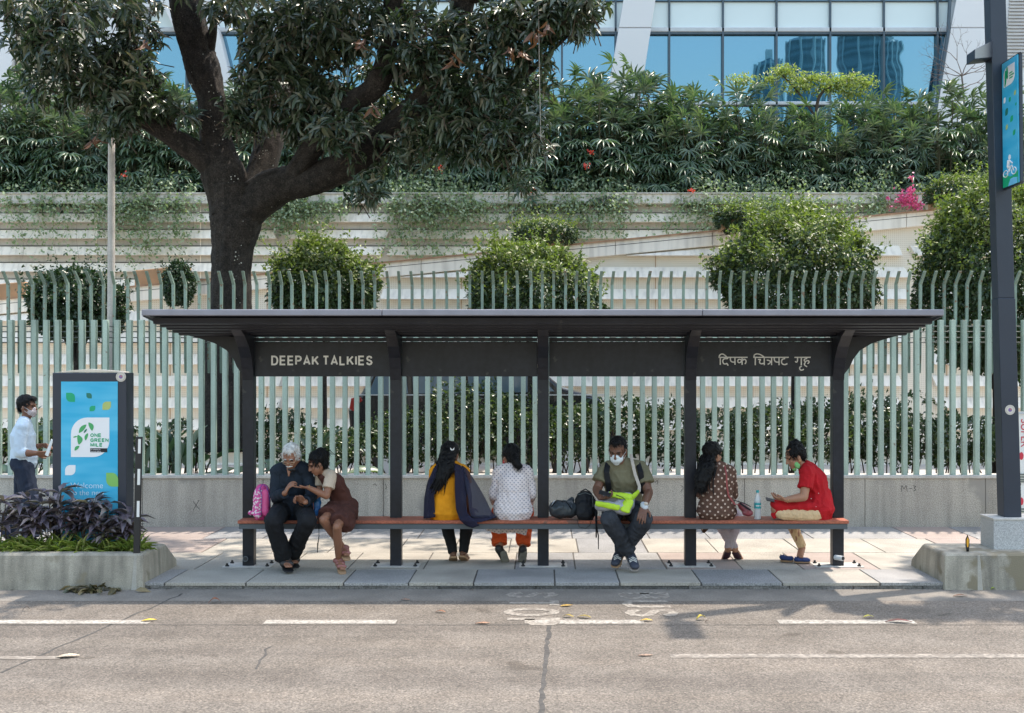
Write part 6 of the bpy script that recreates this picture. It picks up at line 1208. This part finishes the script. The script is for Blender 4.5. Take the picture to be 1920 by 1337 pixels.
MB().tube([J['wa']+V((.015,0,.027)), J['wa']+V((.015,-.03,0)), J['wa']+V((.015,0,-.027)), J['wa']+V((.015,.03,0)), J['wa']+V((.015,0,.027))], .0045, 6).build('bangle', bpy.data.materials['gold'], o)
# ---- 8 walking man ----
Yw = 12.3; Q = lambda x, y, d=0: P(x, y, Yw+d)
J = dict(pel=Q(45,868), wst=Q(44,842), cst=Q(43,817), nb=Q(46,790), hc=Q(52,764), hf=(.99,-.12,-.03), hu=(.02,0,1), sa=Q(42,801,-.17), sb=Q(45,800,.17), ea=Q(36,849,-.22), wa=Q(68,850,-.22), eb=Q(48,842,.2), wb=Q(74,836,.12),
  ha=((.9,.1,-.12),(.1,.5,.3),1.05,.55,-1), hb=((.9,-.1,.15),(0,-.3,-.6),1.05,.45,1), pa=Q(44,876,-.10), pb=Q(46,876,.10), ka=Q(60,945,-.10), kb=Q(42,945,.10), aa=Q(56,1008,-.10), ab=Q(14,1002,.10), ta=Q(74,1020,-.10), tb=Q(26,1018,.10))
o, L, fr = mk('man walking behind the planter in pale shirt and navy trousers with patterned mask', J, SKD, hk=1.0)
face_bits(o, L, fr, 1.0, lids=False); F_ = Fig(); F_.ell(L(0,-.028,.055), (.086,.094,.086), fr).ell(L(0,.045,.100), (.050,.05,.026), fr).ell(L(0,-.08,-.0), (.06,.03,.05), fr); wisps(F_.build('hair', HB, o, .005, 2, .005, 36), 1700)
mask(o, L, fr, 1.0, cloth('checked_mask', (.50,.46,.46), dots=((.25,.18,.20), 60, .3, 0.1)))
pb_ = cloth('pale_blue_cotton', (.52,.62,.72), var=.05, fine=.03); F_ = Fig(); torso(F_, J, .016, neck=False); F_.cap(J['pel']+V((0,0,.05)), J['wst'], (.17,.14), (.165,.13), J['sb']-J['sa'], n=18)
for s in 'ab': F_.cap(J['s'+s], J['e'+s], .066, .058).cap(J['e'+s], J['e'+s].lerp(J['w'+s], .45), .058, .052, flat1=True)
sh = F_.build('shirt', pb_, o, .006, 7, .0035, 13, 15); F_ = Fig(); F_.cap(J['nb']+V((.0,0,.01)), J['nb']+V((.02,0,.03)), .066, .060, flat1=True); F_.build('collar', pb_, sh, .005, 1)
nt_ = cloth('navy_trouser', (.022,.030,.052)); F_ = Fig(); F_.cap(J['pel']-V((0,.05,0)), J['pel']+V((0,.05,0)), .125, .125); legs(F_, J, .024, frac=.97, flare=.03, flat=True); F_.build('trousers', nt_, o, .006, 2, .006, 12, 16)
F_ = Fig(); F_.cap(J['pel']+V((0,0,.075)), J['pel']+V((0,0,.105)), (.172,.132), (.170,.130), J['sb']-J['sa'], n=20, flat0=True, flat1=True); F_.build('belt', M['black'], o, .006, 1)
for s in 'ab': F_ = Fig(); shoe(F_, J['a'+s], J['t'+s]); F_.build('shoe', M['black'], o, .006, 1)
pp = tag(MB().prism([P(84,853,12.06), P(90,856,12.0), P(99,826,12.0), P(96,823,12.06)], (0, .012, 0)).build('paper_sheaf', M['white']), 'folded white papers held in the hands of the walking man', 'paper')
# ================= BAGS AND SMALL THINGS =================
def softbox(label, cat, name, prims, m, vox=.006, wr=.004, ws=14, grp=None):
    t = thing(name, label, cat, prims); return t
t = thing('school_backpack', 'bright pink patterned school backpack on the bench beside the first post', 'backpack', P(490, 970, 11.05))
pk_ = mat('pink_print', (.62,.06,.26), .55, .1, 12, fine=.05); fl_ = mat('flower_print', (.62,.07,.28), .55, .05, dots=((.70,.62,.60), 42, .34, .9)); 
F_ = Fig(); F_.cap(P(491,962,11.08), P(492,920,11.10), (.085,.09), (.075,.065), V((1,0,0)), n=16); F_.build('pack', pk_, t, .006, 3, .003, 16)
F_ = Fig(); F_.cap(P(483,962,10.99), P(484,922,11.02), (.050,.045), (.042,.03), V((1,0,0)), n=14); F_.build('side_pocket', fl_, t, .006, 3, .003, 20)
F_ = Fig(); F_.cap(P(498,960,10.99), P(498,922,11.02), (.040,.04), (.034,.028), V((1,0,0)), n=14); F_.build('front_pocket', mat('pink_plain', (.66,.08,.24), .5, .06), t, .006, 3, .002, 16)
MB().tube([P(504,968,11.0), P(505,930,11.0), P(500,912,11.02), P(492,908,11.04), P(488,915,11.0)], .004, 6).tube([P(490,966,10.945), P(491,930,10.97), P(487,914,11.0)], .0035, 6).build('piping', mat('violet', (.16,.07,.30), .5), t, smooth=True)
F_ = Fig(); F_.cap(P(474,962,10.98), P(484,966,10.95), .016, .03).ell(P(470,962,10.98), (.02,.015,.02)); F_.build('side_flap', fl_, t, .005, 2, .004, 20)
t = thing('blue_bag', 'small blue and black bag squeezed between the elderly man and the girl', 'bag', P(591, 970, 11.0)); F_ = Fig(); F_.cap(P(593,960,11.0), P(592,930,11.05), (.05,.04), (.045,.04), V((1,0,0))); F_.build('pouch', mat('bright_blue', (.02,.12,.32), .4, .3, 8), t, .006, 2, .006, 18)
MB().tube([P(588,955,10.945), P(587,935,10.98)], .004, 5).build('zip', wr_, t); F_ = Fig(); F_.cap(P(596,905,11.1), P(592,930,11.06), (.06,.03), (.05,.04)); F_.build('flap', bkp, t, .006, 2, .005, 18); MB().tube([P(598,975,10.96), P(598,1005,10.97), P(596,1020,10.97)], [.003,.003,.006], 5).tube([P(596,1018,10.97), P(595,1036,10.97)], [.007,.003], 6).build('strap', bkp, t)
t = thing('duffel_bag', 'round black duffel bag on the bench right of the middle post', 'bag', P(1053, 972, 11.1)); F_ = Fig(); F_.cap(P(1046,955,11.08), P(1070,955,11.08), .088, .082, n=18).cap(P(1068,945,11.1), P(1072,938,11.12), .04, .03); F_.build('body', mat('slate_nylon', (.030,.038,.045), .45, .1, 10), t, .006, 3, .006, 14, 17)
MB().tube([P(1034,950,10.99), P(1044,938,10.97), P(1062,941,10.97), P(1072,955,10.98)], .006, 6).build('handle', bkp, t, smooth=True); MB().tube([P(1031,958,11.05), P(1036,944,11.02), P(1040,938,11.08)], .003, 5).build('piping', M['alu'], t)
t = thing('black_backpack', 'upright black backpack on the bench touching the man with the lime bag', 'backpack', P(1098, 974, 11.0)); F_ = Fig(); F_.cap(P(1098,962,11.06), P(1097,935,11.08), (.105,.09), (.095,.075), V((1,0,0)), n=16).cap(P(1096,965,10.97), P(1096,945,11.0), (.08,.035), (.075,.03), V((1,0,0)), n=16); F_.build('pack', bkp, t, .006, 3, .005, 15, 18)
MB().tube([P(1115,935,11.0), P(1119,960,10.98), P(1118,985,10.96), P(1122,1005,10.96), P(1122,1030,10.96)], [.008,.009,.008,.006,.004], 6).tube([P(1082,975,10.94), P(1086,988,10.94), P(1098,991,10.94), P(1106,985,10.94), P(1110,970,10.94)], .003, 5).tube([P(1117,960,10.96), P(1118,1008,10.955)], .007, 6).build('strap', bkp, t, smooth=True); MB().tube([P(1088,922,11.04), P(1098,917,11.04), P(1107,923,11.04)], .006, 6).build('handle', bkp, t, smooth=True); MB().tube([P(1083,928,10.985), P(1098,924,10.98), P(1111,929,10.985), P(1112,950,10.96)], .0025, 5).build('zip', M['rail'], t)
t = thing('messenger_bag', 'lime green and grey messenger bag lying on the lap of the man in olive', 'bag', P(1155, 966, 10.78)); lg = mat('lime_fabric', (.42,.62,.02), .55, .06); gy = mat('bag_grey', (.36,.36,.40), .6, .06)
F_ = Fig(); F_.cap(P(1124,948,10.74), P(1172,954,10.72), (.05,.07), (.062,.075), V((0,.3,1)), n=14).cap(P(1140,934,10.84), P(1180,938,10.82), (.06,.05), (.07,.05), V((0,0,1))).cap(P(1160,950,10.74), P(1178,946,10.76), .065, .06); F_.build('body', gy, t, .006, 3, .004, 14, 19)
F_ = Fig(); F_.cap(P(1118,944,10.665), P(1160,952,10.64), (.026,.012), (.028,.012), V((0,0,1))).cap(P(1144,927,10.765), P(1182,932,10.745), (.030,.016), (.034,.016), V((0,.5,1))).cap(P(1171,958,10.645), P(1180,938,10.70), (.050,.014), (.046,.014), V((1,0,0))).cap(P(1178,940,10.72), P(1197,922,10.84), (.028,.012), (.020,.010), V((0,0,1))); F_.build('lime_panel', lg, t, .005, 2, .003, 16)
MB().tube([P(1155,928,10.70), P(1168,933,10.67), P(1173,938,10.66)], .004, 5).tube([P(1140,930,10.72), P(1158,934,10.68)], .0025, 5).build('zip', M['black'], t)
F_ = Fig(); F_.chain([P(1183,852,11.0), P(1186,868,10.93), P(1191,890,10.89), P(1199,912,10.86), P(1198,922,10.84)], [(.018,.004)]*5, V((1,0,.2))); F_.build('strap', mat('beige_webbing', (.45,.40,.35), .8, .05, 60), t, .004, 1)
ph = tag(MB().box(-.075,.075,-.036,.036,0,.009).build('mobile_phone', M['black'], bevel=.003), 'black mobile phone in the hand of the man in olive', 'phone'); ph.location = P(1134,926,10.66); ph.rotation_euler = (.5, .28, -.1); ph.scale = (.78,.85,1)
ph = tag(MB().box(-.07,.07,-.034,.034,0,.008).build('mobile_phone', M['black'], bevel=.003), 'black mobile phone held by the woman in red', 'phone'); ph.location = P(1449,939,11.0); ph.rotation_euler = (.4, .22, .1)
t = thing('shoulder_bag', 'small maroon leather shoulder bag beside the woman in brown', 'bag', P(1396, 970, 11.02)); mr = mat('maroon_leather', (.20,.035,.045), .35, .12, 10); F_ = Fig(); F_.cap(P(1390,948,11.05), P(1402,960,11.02), (.035,.055), (.04,.055), V((1,0,.8)), n=14).cap(P(1398,962,11.0), P(1406,962,11.0), .03, .03); F_.build('pouch', mr, t, .005, 3, .003, 20)
F_ = Fig(); F_.cap(P(1388,944,10.99), P(1406,956,10.95), (.010,.006), (.010,.006), V((0,0,1))); F_.build('flap_trim', bkp, t, .004, 1)
F_ = Fig(); F_.chain([P(1359,874,11.06), P(1362,890,10.99), P(1363,912,10.985), P(1366,930,10.99), P(1378,946,11.0), P(1390,946,11.02)], [(.010,.004)]*6, V((1,0,0))); F_.build('strap', mat('red_strap', (.30,.06,.06), .5), t, .004, 1); MB().tube([P(1376,938,11.0), P(1384,940,11.0), P(1396,944,10.98), P(1408,950,10.98)], .005, 6).build('handle', M['black'], t, smooth=True)
# bottle
def bottle():
    c = P(1420.5, 970, 11.08); c.z = .485; t = thing('water_bottle', 'clear plastic water bottle with teal cap and label on the bench', 'bottle', c)
    m, nt, N, L_, B = newmat('clear_pet'); B.inputs['Base Color'].default_value = (.80,.86,.90,1); B.inputs['Roughness'].default_value = .1; B.inputs['Alpha'].default_value = .55; B.inputs['Transmission Weight'].default_value = .35
    pr = [(.030,0),(.034,.006),(.034,.03)]+[(.034-.0025*(i % 2), .035+i*.008) for i in range(8)]+[(.034,.105),(.034,.165),(.033,.185),(.026,.215),(.016,.243),(.0125,.252),(.0125,.262)]
    MB().lathe(pr, c, 20).build('bottle_body', m, t, smooth=True); tl = mat('teal_plastic', (.02,.32,.34), .4)
    MB().lathe([(.0155,.262),(.0155,.284),(.010,.287)], c, 16).build('cap', tl, t, bevel=.001); b = MB(); b.lathe([(.0347,.108),(.0347,.162)], c, 20); lb = b.build('label', tl, t)
    text_mesh('water', .022, M['white'], 'lettering', face_cam(c.x-.024, c.y-.036, c.z+.13), lb, ext=.0003, off=.001)
bottle()
blu = mat('blue_felt', (.02,.04,.14), .8, .1, 20)
def slipper(label, a, t_, open_):
    t = thing('slipper', label, 'slipper', (a.x, a.y, 0), 'blue slippers on the pavement'); F_ = Fig(); d = (t_-a); s = V((-d.y, d.x, 0)).normalized(); F_.cap(a, t_, (.040,.022), (.042,.024), s); F_.build('upper', blu, t, .005, 2, .002, 20)
    F_ = Fig(); F_.cap(V((a.x, a.y, .012))-d*.08, V((t_.x, t_.y, .012))+d*.08, (.044,.010), (.048,.010), s); F_.build('sole', tn, t, .005, 1); MB().tube([t_+V((0,-.02,.02)), t_+V((.02,-.02,.032)), t_+V((0,-.02,.02)), t_+V((-.02,-.02,.03))], .005, 5).build('bow', blu, t)
slipper('blue slipper lying empty left of the bare foot of the woman in red', P(1484,1047,11.42), P(1466,1045,11.44), True); slipper('blue slipper under the bare foot of the woman in red', P(1515,1050,11.36), P(1493,1049,11.36), False)

bpy.data.scenes.remove(TS)
